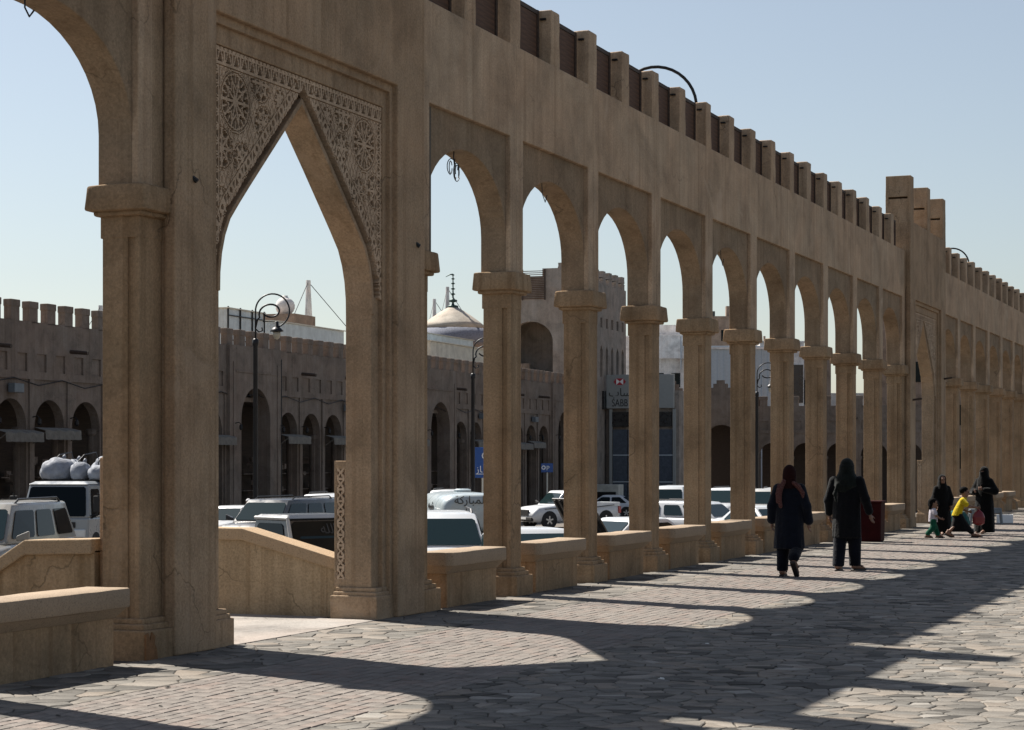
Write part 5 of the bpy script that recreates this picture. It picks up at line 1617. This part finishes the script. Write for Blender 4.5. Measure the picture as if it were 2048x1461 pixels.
def hand(f, wrist, d, palm_n, s=1.0, curl=.5):
    """five fingers from a palm; d: pointing direction, palm_n: towards the thumb side"""
    w = Vector(wrist); d = Vector(d).normalized(); t = Vector(palm_n); t = (t - d * t.dot(d)).normalized(); b = d.cross(t)
    f.cap(w, w + d * .05 * s, .022 * s, .026 * s, .01)
    pc = w + d * .075 * s
    f.cap(pc - t * .02 * s, pc + t * .02 * s, .021 * s, .021 * s, .012)
    for i, ln in enumerate((.068, .076, .070, .055)):
        base = w + d * .095 * s + t * (.028 - .019 * i) * s
        m1 = base + (d * math.cos(curl * .6) + b * math.sin(curl * .6)) * ln * .5 * s
        e1 = m1 + (d * math.cos(curl * 1.6) + b * math.sin(curl * 1.6)) * ln * .5 * s
        f.chain([base, m1, e1], [.0095 * s, .0088 * s, .0075 * s], .003)
    th0 = w + d * .045 * s + t * .026 * s
    f.chain([th0, th0 + (d * .6 + t * .7 + b * .2).normalized() * .036 * s, th0 + (d * .95 + t * .5 + b * .4).normalized() * .068 * s], [.012 * s, .0105 * s, .0085 * s], .004)

def foot(f, heel, d, s=1.0, pitch=0.0):
    h = Vector(heel); d = Vector(d).normalized(); up = Vector((0, 0, 1))
    dd = d * math.cos(pitch) + up * -math.sin(pitch)
    n = up * math.cos(pitch) + d * math.sin(pitch)
    f.chain([h + n * .045 * s, h + dd * .11 * s + n * .045 * s, h + dd * .19 * s + n * .028 * s], [.04 * s, .042 * s, .034 * s], .01)
    f.cap(h + n * .05 * s, h + n * .12 * s - dd * .0, .036 * s, .034 * s, .02)
    sd = d.cross(up)
    for i in range(5):
        o = sd * (.03 - .015 * i) * s
        f.cap(h + dd * .19 * s + n * .024 * s + o, h + dd * (.235 - .008 * i) * s + n * .02 * s + o, .011 * s, .009 * s, .004)
def sole(f, heel, d, s=1.0, pitch=0.0):
    h = Vector(heel); d = Vector(d).normalized(); up = Vector((0, 0, 1))
    dd = d * math.cos(pitch) - up * math.sin(pitch); n = up * math.cos(pitch) + d * math.sin(pitch)
    for k in np.linspace(-.03, .25, 12):
        f.cap(h + dd * k * s + d.cross(up) * .018 * s + n * .004, h + dd * k * s - d.cross(up) * .018 * s + n * .004, .024 * s, .024 * s, .004)
    f.chain([h + dd * .13 * s + n * .06 * s + d.cross(up) * .045 * s, h + dd * .13 * s + n * .085 * s, h + dd * .13 * s + n * .06 * s - d.cross(up) * .045 * s], [.014 * s] * 3, .005)

def head(f, c, s=1.0, face=(0, 1, 0)):
    """c: centre of the skull; face towards +y of the figure"""
    c = Vector(c)
    f.ell(c + Vector((0, -.005, .02)) * s, (.074 * s, .092 * s, .10 * s), .02)
    f.ell(c + Vector((0, .022, -.06)) * s, (.056 * s, .062 * s, .062 * s), .03)
    f.cap(c + Vector((0, .086, .0)) * s, c + Vector((0, .104, -.03)) * s, .009 * s, .014 * s, .012)
    f.cap(c + Vector((-.018, .082, -.068)) * s, c + Vector((.018, .082, -.068)) * s, .008 * s, .008 * s, .008)
    for x in (-1, 1):
        f.ell(c + Vector((x * .076, -.005, -.01)) * s, (.012 * s, .022 * s, .034 * s), .006)
        f.cap(c + Vector((x * .012, .085, .022)) * s, c + Vector((x * .05, .074, .022)) * s, .010 * s, .008 * s, .012)
    f.cap(c + Vector((0, -.02, -.07)) * s, c + Vector((0, -.03, -.16)) * s, .052 * s, .055 * s, .03)
def eyes(c, s, parent):
    for x in (-1, 1):
        MB().lathe([(.001, -.012 * s), (.010 * s, -.007 * s), (.012 * s, 0), (.010 * s, .007 * s), (.001, .012 * s)], (c[0] + x * .03 * s, c[1] + .083 * s, c[2] + .004 * s), 8, 'z').build('eye', M['hair'], parent, smooth=True)

def person(loc, heading, label, box_lo, box_hi, layers, cat='person'):
    """layers: list of (part name, material, function(field), voxel); first one is the body"""
    x, y = loc
    root = None
    for i, (n, mat, fn, h) in enumerate(layers):
        f = Field(box_lo, box_hi, h); fn(f)
        me = f.mesh(n, mat)
        if i == 0:
            root = inst(me, 'person', None, (x, y, 0.004), heading)
            tag(root, label, cat, 'people on the plaza')
        else: inst(me, n, root)
    return root
# ---- man in navy with a red checked headscarf, walking away
def p1_body(f):
    head(f, (0, .02, 1.485), .95)
    f.rings([(.80, 0, 0, .13, .09), (1.0, 0, 0, .14, .09), (1.25, 0, 0, .17, .09), (1.34, 0, 0, .10, .07)], .03)
    f.chain([(-.085, 0, .82), (-.10, .04, .45), (-.10, 0, .09)], [.075, .05, .036]); f.chain([(.085, 0, .82), (.105, .08, .45), (.115, -.26, .27)], [.075, .05, .036])
    f.chain([(-.17, 0, 1.27), (-.255, -.03, 1.02), (-.265, .03, .80)], [.045, .035, .025]); f.chain([(.17, 0, 1.27), (.26, -.03, 1.02), (.275, .04, .79)], [.045, .035, .025])
    hand(f, (-.265, .03, .80), (0, .1, -1), (0, 1, 0), .95); hand(f, (.275, .04, .79), (0, .15, -1), (0, 1, 0), .95)
    foot(f, (-.10, -.04, .012), (-.05, 1, 0), 1.0); foot(f, (.115, -.30, .20), (.1, 1, 0), 1.0, .75)
def p1_tunic(f):
    f.rings([(.40, 0, -.01, .225, .165), (.60, 0, -.01, .215, .155), (.85, 0, 0, .205, .145), (1.05, 0, 0, .195, .13), (1.22, 0, 0, .20, .12), (1.31, 0, 0, .165, .095), (1.365, 0, .0, .07, .065)], .02, .022, 8)
    f.chain([(-.165, 0, 1.275), (-.255, -.03, 1.02), (-.268, .03, .82)], [.078, .064, .066], .03); f.chain([(.165, 0, 1.275), (.26, -.03, 1.02), (.278, .04, .81)], [.078, .064, .066], .03)
def p1_trousers(f):
    f.chain([(-.085, 0, .80), (-.10, .04, .45), (-.10, -.01, .10)], [.11, .095, .082], .03); f.chain([(.085, 0, .80), (.105, .08, .45), (.115, -.24, .29)], [.11, .098, .082], .03)
    f.cut_below(.075)
def p1_scarf(f):
    f.ell((0, .005, 1.505), (.094, .118, .122), .02)
    f.rings([(1.28, 0, -.02, .135, .115), (1.36, 0, -.01, .105, .10), (1.47, 0, -.01, .088, .10)], .04, .05, 7)
    f.cut_box((-.07, .075, 1.40), (.07, .2, 1.555))
def p1_ends(f):
    f.chain([(-.06, -.10, 1.38), (-.10, -.135, 1.28), (-.115, -.155, 1.15), (-.095, -.16, 1.02)], [.035, .034, .032, .028], .02)
    f.chain([(-.13, -.10, 1.33), (-.15, -.14, 1.2), (-.145, -.155, 1.08)], [.024, .024, .02], .01)
    f.chain([(.08, -.09, 1.36), (.15, -.09, 1.31), (.205, -.07, 1.22), (.22, -.06, 1.12)], [.03, .034, .03, .024], .02)
def shoes(*a):
    def g(f):
        for q in a: sole(f, *q)
    return g
man1 = person((2.25, 28.6), R(2), 'man walking away in navy tunic with red checked headscarf', (-.42, -.45, -.02), (.42, .40, 1.68), [
    ('body', M['skin'], p1_body, .010), ('tunic', M['navy'], p1_tunic, .013), ('trousers', M['navy2'], p1_trousers, .013),
    ('headscarf', M['redscarf'], p1_scarf, .011), ('scarf_end', M['pinkscarf'], p1_ends, .010),
    ('sandals', M['sandal'], shoes(((-.10, -.04, 0), (-.05, 1, 0), 1.0), ((.115, -.31, .19), (.1, 1, 0), 1.0, .75)), .009)])

def p2_body(f):
    head(f, (0, .03, 1.585), 1.0)
    f.rings([(.85, 0, 0, .14, .095), (1.1, 0, 0, .15, .10), (1.36, 0, 0, .19, .10), (1.44, 0, 0, .10, .07)], .03)
    f.chain([(-.09, 0, .88), (-.10, -.02, .48), (-.105, -.10, .09)], [.08, .052, .038]); f.chain([(.09, 0, .88), (.105, .06, .48), (.10, .10, .09)], [.08, .052, .038])
    f.chain([(-.20, 0, 1.36), (-.285, -.02, 1.08), (-.29, .05, .86)], [.048, .038, .026]); f.chain([(.20, 0, 1.36), (.30, -.03, 1.09), (.34, .06, .88)], [.048, .038, .026])
    hand(f, (-.29, .05, .86), (.1, .2, -1), (0, 1, 0), 1.0); hand(f, (.34, .06, .88), (.3, .1, -1), (.3, 1, 0), 1.0, .3)
    foot(f, (-.105, -.14, .012), (-.12, 1, 0), 1.03); foot(f, (.10, .06, .012), (.35, 1, 0), 1.03)
def p2_tunic(f):
    f.rings([(.50, 0, 0, .225, .165), (.75, 0, 0, .22, .16), (1.0, 0, 0, .215, .15), (1.2, 0, 0, .215, .145), (1.34, 0, 0, .225, .125), (1.42, 0, 0, .17, .10), (1.47, 0, 0, .08, .07)], .02, .022, 7, 1.0)
    f.chain([(-.195, 0, 1.365), (-.285, -.02, 1.08), (-.292, .045, .89)], [.084, .068, .062], .03); f.chain([(.195, 0, 1.365), (.30, -.03, 1.09), (.335, .05, .91)], [.084, .068, .062], .03)
def p2_trousers(f):
    f.chain([(-.09, 0, .85), (-.10, -.02, .48), (-.105, -.10, .09)], [.115, .10, .09], .03); f.chain([(.09, 0, .85), (.105, .06, .48), (.10, .10, .09)], [.115, .10, .09], .03)
    f.cut_below(.07)
def p2_scarf(f):
    f.ell((0, .012, 1.60), (.105, .128, .125), .02)
    f.rings([(1.20, -.02, -.03, .10, .13), (1.30, 0, -.02, .195, .155), (1.40, 0, -.02, .18, .135), (1.50, 0, -.01, .125, .12), (1.60, 0, 0, .104, .118)], .03, .035, 6, .7)
    f.chain([(-.10, -.14, 1.32), (-.14, -.16, 1.18), (-.12, -.165, 1.06)], [.03, .026, .016], .03)
    f.cut_box((-.07, .085, 1.47), (.07, .25, 1.67))
man2 = person((2.71, 30.4), R(-4), 'taller man walking away in dark clothes with a dark green scarf over his head', (-.48, -.42, -.02), (.52, .44, 1.78), [
    ('body', M['skin'], p2_body, .010), ('tunic', M['dark'], p2_tunic, .013), ('trousers', M['navy2'], p2_trousers, .013),
    ('headscarf', M['greenscarf'], p2_scarf, .011),
    ('sandals', M['sandal'], shoes(((-.105, -.14, 0), (-.12, 1, 0), 1.03), ((.10, .06, 0), (.35, 1, 0), 1.03)), .009)])

# ---- woman in face veil, walking towards the viewer
def p6_body(f):
    head(f, (0, .02, 1.415), .92)
    f.rings([(.1, 0, 0, .12, .10), (.8, 0, 0, .15, .12), (1.1, 0, 0, .14, .09), (1.24, 0, 0, .15, .08), (1.29, 0, 0, .07, .06)], .03)
    f.chain([(-.15, 0, 1.20), (-.26, .0, .98), (-.09, .21, 1.01)], [.04, .032, .023]); f.chain([(.15, 0, 1.20), (.25, .02, .96), (.12, .22, .97)], [.04, .032, .023])
    hand(f, (-.10, .205, 1.01), (.6, .5, .25), (0, .2, 1), .92, 1.0); hand(f, (.13, .215, .97), (-.6, .5, .1), (0, .2, 1), .92, 1.0)
    foot(f, (-.07, .08, .012), (-.1, 1, 0), .92); foot(f, (.08, -.02, .012), (.1, 1, 0), .92)
def p6_robe(f):
    f.rings([(.03, 0, 0, .245, .20), (.3, 0, 0, .24, .19), (.65, 0, 0, .225, .175), (.95, 0, 0, .20, .15), (1.12, 0, 0, .205, .13), (1.23, 0, 0, .17, .10), (1.29, 0, 0, .08, .07)], .02, .028, 7)
    f.chain([(-.15, 0, 1.205), (-.275, .0, .98), (-.12, .19, 1.0)], [.075, .085, .062], .035); f.chain([(.15, 0, 1.205), (.265, .02, .96), (.145, .20, .965)], [.075, .085, .062], .035)
def p6_veil(f):
    f.ell((0, .005, 1.43), (.095, .122, .118), .02)
    f.rings([(1.02, 0, .09, .08, .05), (1.12, 0, .05, .15, .10), (1.22, 0, .01, .17, .125), (1.32, 0, .01, .115, .115), (1.42, 0, .01, .092, .118)], .03, .03, 6)
    f.cut_box((-.055, .09, 1.422), (.055, .2, 1.446))
pw = person((2.4, 46.8), R(158), 'woman in black robe and face veil walking towards the viewer', (-.42, -.36, -.02), (.42, .42, 1.6), [
    ('body', M['skin'], p6_body, .010), ('robe', M['abaya'], p6_robe, .013), ('face_veil', M['abaya'], p6_veil, .010)])

# ---- girl in black robe with open face
def p3_body(f):
    head(f, (0, .02, 1.24), .88)
    f.rings([(.1, 0, 0, .11, .09), (.7, 0, 0, .14, .11), (.95, 0, 0, .13, .085), (1.07, 0, 0, .13, .075), (1.12, 0, 0, .06, .055)], .03)
    f.chain([(-.13, 0, 1.04), (-.19, .02, .82), (-.15, .12, .68)], [.036, .03, .021]); f.chain([(.13, 0, 1.04), (.19, .02, .82), (.17, .14, .68)], [.036, .03, .021])
    hand(f, (-.15, .12, .68), (0, .3, -1), (0, 1, 0), .85); hand(f, (.17, .14, .68), (0, .3, -1), (0, 1, 0), .85)
    foot(f, (-.06, -.05, .012), (0, 1, 0), .86); foot(f, (.07, .06, .012), (0, 1, 0), .86)
def p3_robe(f):
    f.rings([(.04, 0, 0, .21, .19), (.4, 0, 0, .20, .175), (.75, 0, 0, .185, .15), (.95, 0, 0, .18, .125), (1.05, 0, 0, .155, .10), (1.11, 0, 0, .08, .07)], .02, .03, 7)
    f.chain([(-.13, 0, 1.045), (-.20, .02, .82), (-.155, .11, .70)], [.07, .066, .055], .03); f.chain([(.13, 0, 1.045), (.20, .02, .82), (.175, .13, .70)], [.07, .066, .055], .03)
def p3_scarf(f):
    f.ell((0, -.008, 1.255), (.092, .11, .112), .02)
    f.rings([(.92, 0, 0, .15, .12), (1.04, 0, 0, .16, .125), (1.12, 0, 0, .11, .10), (1.2, 0, -.01, .09, .10)], .03, .03, 6)
    f.cut_box((-.055, .055, 1.165), (.055, .2, 1.32))
pg = person((1.62, 45.7), R(-150), 'girl in black robe and headscarf standing behind the running boy', (-.32, -.3, -.02), (.32, .34, 1.40), [
    ('body', M['skin'], p3_body, .010), ('robe', M['abaya'], p3_robe, .013), ('headscarf', M['abaya'], p3_scarf, .010)])
eyes((0, .02, 1.24), .88, pg)

# ---- boy in yellow shirt leaning forward with a red bag
def b_body(f):
    head(f, (0, .13, .985), .92)
    f.rings([(.50, 0, -.02, .10, .08), (.65, 0, .02, .105, .08), (.80, 0, .08, .115, .075), (.86, 0, .10, .06, .055)], .03)
    f.chain([(-.06, -.02, .52), (-.07, .10, .30), (-.07, .30, .10)], [.06, .044, .03]); f.chain([(.06, -.02, .52), (.07, -.04, .28), (.07, -.22, .12)], [.06, .044, .03])
    f.chain([(-.13, .07, .80), (-.16, .06, .62), (-.10, .20, .56)], [.034, .027, .02]); f.chain([(.13, .07, .80), (.17, .20, .68), (.14, .36, .66)], [.034, .027, .02])
    hand(f, (-.10, .20, .56), (.3, 1, -.2), (0, 0, 1), .72, .9); hand(f, (.14, .36, .66), (0, 1, -.3), (0, 0, 1), .72, 1.1)
    foot(f, (-.07, .30, .012), (0, 1, 0), .78); foot(f, (.07, -.27, .06), (0, 1, 0), .78, .4)
def b_shirt(f):
    f.rings([(.47, 0, -.05, .135, .11), (.60, 0, -.01, .13, .105), (.75, 0, .06, .135, .098), (.83, 0, .095, .115, .08), (.875, 0, .11, .055, .055)], .02, .02, 6)
    f.chain([(-.12, .075, .80), (-.155, .065, .68)], [.06, .062], .02); f.chain([(.12, .075, .80), (.16, .15, .72)], [.06, .062], .02)
def b_skirt(f):
    f.rings([(.12, 0, .04, .14, .25), (.25, 0, .03, .145, .20), (.40, 0, 0, .14, .14), (.52, 0, -.03, .125, .105)], .03, .04, 5)
    f.chain([(-.06, .1, .3), (-.07, .27, .12)], [.07, .06], .03)
def b_hair(f):
    f.ell((0, .105, 1.025), (.080, .098, .088), .01)
    f.cut_box((-.09, .165, .90), (.09, .3, 1.035))
pb = person((2.2, 44.4), R(-78), 'boy in bright yellow shirt leaning forward with a red bag', (-.30, -.42, -.02), (.32, .60, 1.16), [
    ('body', M['skin'], b_body, .009), ('shirt', M['yellow'], b_shirt, .011), ('skirt', M['dark'], b_skirt, .012), ('hair', M['hair'], b_hair, .009),
    ('shoes', M['sandal'], shoes(((-.07, .30, 0), (0, 1, 0), .8), ((.07, -.28, .05), (0, 1, 0), .8, .4)), .009)])
eyes((0, .13, .985), .92, pb)
def bag(f):
    f.rings([(.0, 0, 0, .06, .03), (.04, 0, 0, .12, .07), (.18, 0, 0, .13, .08), (.28, 0, 0, .09, .05), (.34, 0, 0, .02, .018)], .02, .08, 5)
    f.chain([(0, 0, .33), (-.04, .01, .38), (-.05, 0, .42)], [.014, .01, .008], .01)
f = Field((-.2, -.15, -.02), (.2, .15, .46), .010); bag(f)
bg_ = inst(f.mesh('red_bag', M['redbag']), 'red_bag', None, (2.63, 44.38, .27), R(10))
tag(bg_, 'red plastic bag hanging from the boy\'s hand', 'bag')

# ---- toddler in white shirt and green trousers
def t_body(f):
    head(f, (0, .01, .75), .86)
    f.rings([(.36, 0, 0, .085, .075), (.5, 0, 0, .09, .075), (.60, 0, 0, .09, .06), (.64, 0, 0, .045, .045)], .03)
    f.chain([(-.05, 0, .38), (-.06, .05, .22), (-.06, .11, .06)], [.05, .038, .028]); f.chain([(.05, 0, .38), (.055, .0, .22), (.055, -.12, .07)], [.05, .038, .028])
    f.chain([(-.09, 0, .59), (-.15, -.03, .48), (-.19, -.05, .38)], [.028, .023, .018]); f.chain([(.09, 0, .59), (.13, .05, .48), (.12, .14, .42)], [.028, .023, .018])
    hand(f, (-.19, -.05, .38), (-.2, 0, -1), (0, 1, 0), .58); hand(f, (.12, .14, .42), (0, 1, -.2), (0, 0, 1), .58)
    foot(f, (-.06, .09, .012), (0, 1, 0), .62); foot(f, (.055, -.15, .02), (0, 1, 0), .62, .2)
def t_shirt(f):
    f.rings([(.34, 0, 0, .115, .10), (.48, 0, 0, .11, .092), (.58, 0, 0, .11, .08), (.625, 0, 0, .085, .065), (.65, 0, 0, .042, .042)], .02, .02, 5)
    f.chain([(-.085, 0, .595), (-.13, -.02, .53)], [.048, .05], .02); f.chain([(.085, 0, .595), (.12, .03, .53)], [.048, .05], .02)
def t_tr(f):
    f.chain([(-.05, 0, .37), (-.06, .05, .22), (-.06, .11, .08)], [.075, .062, .052], .03); f.chain([(.05, 0, .37), (.055, 0, .22), (.055, -.12, .09)], [.075, .062, .052], .03)
def t_hair(f):
    f.ell((0, -.012, .785), (.075, .09, .082), .01); f.ell((0, -.05, .73), (.07, .06, .075), .02)
    f.cap((-.05, -.06, .70), (-.055, -.07, .63), .03, .02, .02); f.cap((.05, -.06, .70), (.055, -.07, .63), .03, .02, .02)
    f.cut_box((-.08, .045, .66), (.08, .2, .80))
pt = person((1.72, 43.9), R(-72), 'toddler in white shirt and green trousers walking beside the boy', (-.32, -.28, -.02), (.28, .32, .92), [
    ('body', M['skin'], t_body, .008), ('shirt', M['whitecloth'], t_shirt, .010), ('trousers', M['greencloth'], t_tr, .010), ('hair', M['hair'], t_hair, .008),
    ('shoes', M['sandal'], shoes(((-.06, .09, 0), (0, 1, 0), .66), ((.055, -.16, .01), (0, 1, 0), .66, .2)), .008)])
eyes((0, .01, .75), .86, pt)
MB().prism([(-.045, .42), (.04, .42), (.05, .52), (0, .55), (-.05, .52)], .088, .094, 'y').build('shirt_print', M['greencloth'], pt)

# ---- two men among the parked cars
def far_body(f):
    head(f, (0, .02, 1.585), 1.0)
    f.rings([(.1, 0, 0, .12, .10), (.85, 0, 0, .15, .11), (1.36, 0, 0, .18, .10), (1.44, 0, 0, .10, .07)], .03)
    for s in (-1, 1):
        f.chain([(s * .19, 0, 1.35), (s * .26, 0, 1.08), (s * .27, .05, .86)], [.046, .036, .026]); hand(f, (s * .27, .05, .86), (0, .1, -1), (0, 1, 0), 1.0)
        foot(f, (s * .09, 0, .012), (0, 1, 0), 1.0)
def far_robe(f):
    f.rings([(.08, 0, 0, .24, .19), (.6, 0, 0, .22, .17), (1.1, 0, 0, .205, .145), (1.34, 0, 0, .215, .12), (1.43, 0, 0, .16, .10), (1.47, 0, 0, .07, .07)], .02, .015, 7)
    for s in (-1, 1): f.chain([(s * .185, 0, 1.355), (s * .265, 0, 1.08), (s * .272, .045, .89)], [.08, .065, .06], .03)
def far_cap(f):
    f.ell((0, .01, 1.63), (.088, .108, .085), .01); f.cut_box((-.15, -.2, 1.5), (.15, .2, 1.618))
for px, dist, cl, lab in ((497, 70, 'thobe', 'man in white cap standing left of the dark grey SUV'), (946, 82, 'bluecloth', 'man in blue standing behind the tank trailer')):
    p = ahead_px(px, dist)
    o = person((p.x, p.y), R(200 if cl == 'thobe' else 20), lab, (-.42, -.36, -.02), (.42, .40, 1.78), [('body', M['skin'], far_body, .014), ('robe', M[cl], far_robe, .016), ('cap', M[cl], far_cap, .014)])
    o.location.z = lot_z(p.x, p.y); o['group'] = 'men in the parking lot'

# ------------------------------------------------------------------ things standing about on the plaza
bn = empty('maroon_bin', (.87, 41.5, 0), label='dark red square bin standing before a bench beside the taller man', cat='bin')
MB().hexa([(-.22, -.22, 0), (.22, -.22, 0), (.22, .22, 0), (-.22, .22, 0)], [(-.235, -.235, .82), (.235, -.235, .82), (.235, .235, .82), (-.235, .235, .82)]).build('tub', M['bin'], bn, bevel=.03)
MB().box(-.25, .25, -.25, .25, .80, .85).build('rim', M['bin'], bn, bevel=.015)
MB().box(-.245, -.225, -.1, .1, .5, .62).build('handle', M['black'], bn)

def stool(loc, rz, label, mat):
    r = empty('plastic_stool', loc, rz, label=label, cat='stool')
    MB().box(-.17, .17, -.17, .17, .40, .43).build('seat', mat, r, bevel=.012)
    for sx in (-1, 1):
        for sy in (-1, 1):
            MB().hexa([(sx * .17 - .025, sy * .17 - .025, 0), (sx * .17 + .025, sy * .17 - .025, 0), (sx * .17 + .025, sy * .17 + .025, 0), (sx * .17 - .025, sy * .17 + .025, 0)],
                      [(sx * .14 - .03, sy * .14 - .03, .41), (sx * .14 + .03, sy * .14 - .03, .41), (sx * .14 + .03, sy * .14 + .03, .41), (sx * .14 - .03, sy * .14 + .03, .41)]).build('leg', mat, r)
    for s in (-1, 1):
        MB().box(-.16, .16, s * .155 - .01, s * .155 + .01, .30, .40).build('apron', mat, r); MB().box(s * .155 - .01, s * .155 + .01, -.14, .14, .30, .40).build('apron', mat, r)
    return r
stool((1.38, 52.4, 0.004), .3, 'grey plastic stool left out by the far arcade', M['plasticgrey'])
stool((1.62, 53.6, 0.004), .9, 'second grey plastic stool, the farther of the pair', M['plasticgrey'])
def bundle(f):
    f.rings([(.0, 0, 0, .40, .26), (.12, 0, 0, .42, .28), (.26, .03, 0, .34, .22), (.38, .08, 0, .20, .14), (.42, .10, 0, .08, .06)], .03, .05, 6)
    f.cap((.0, 0, .3), (.18, .05, .36), .1, .06, .05)
f = Field((-.55, -.4, -.02), (.55, .4, .55), .018); bundle(f)
o = inst(f.mesh('cloth_bundle', M['tealcloth']), 'cloth_bundle', None, (.98, 51.3, 0.004), .4)
tag(o, 'teal cloth bundle heaped on the paving by the stools', 'bundle')
r = empty('plastic_crate', (1.75, 55.0, 0.004), .2, label='small pale plastic crate on the paving beyond the stools', cat='crate')
for s in (-1, 1):
    MB().box(-.2, .2, s * .14 - .012, s * .14 + .012, 0, .22).build('side', M['signwhite'], r); MB().box(s * .2 - .012, s * .2 + .012, -.128, .128, 0, .22).build('end', M['signwhite'], r)
MB().box(-.19, .19, -.13, .13, 0.0, .02).build('floor', M['signwhite'], r)

# litter on the paving
rnd = random.Random(9)
spots = [(1.55, 11.2), (1.9, 11.9), (2.2, 13.0), (1.35, 12.9), (2.75, 14.4), (1.0, 15.0), (3.2, 16.2), (4.6, 14.8), (4.1, 17.8), (1.1, 17.3), (2.6, 18.6), (.75, 12.4), (5.2, 16.0)]
names = ['on the brick paving before the nearest bench', 'near the left shadow edge', 'in the gateway light patch', 'left of the gateway plinth', 'in the shadow beyond the gateway patch', 'beside the gateway plinth',
         'on the shaded flagstones nearest the viewer', 'on the flagstones at lower right', 'in the broad shadow on the flagstones', 'just inside the gateway light', 'by the tip of the first arch light', 'close to the rusty plinth', 'at the edge of the lower right sunlight']
for (x, y), nm in zip(spots, names):
    m = MB(); n = 7; s = rnd.uniform(.008, .022)
    ring = [(math.cos(6.28 * k / n) * s * rnd.uniform(.6, 1.3) * 1.6, math.sin(6.28 * k / n) * s * rnd.uniform(.6, 1.3)) for k in range(n)]
    m.add([(a, b, 0) for a, b in ring] + [(a * .6, b * .6, s * rnd.uniform(.3, .8)) for a, b in ring], [tuple(range(n)), tuple(range(2 * n - 1, n - 1, -1))] + [(i, (i + 1) % n, (i + 1) % n + n, i + n) for i in range(n)])
    pale = (x, y) in ((4.1, 17.8), (4.6, 14.8))
    o = m.build('litter', M['paper'] if pale else M['litter'], None, loc=(x, y, .006))
    tag(o, ('small pale scrap of litter ' if pale else 'small dark scrap of litter ') + nm, 'litter', 'litter scraps')
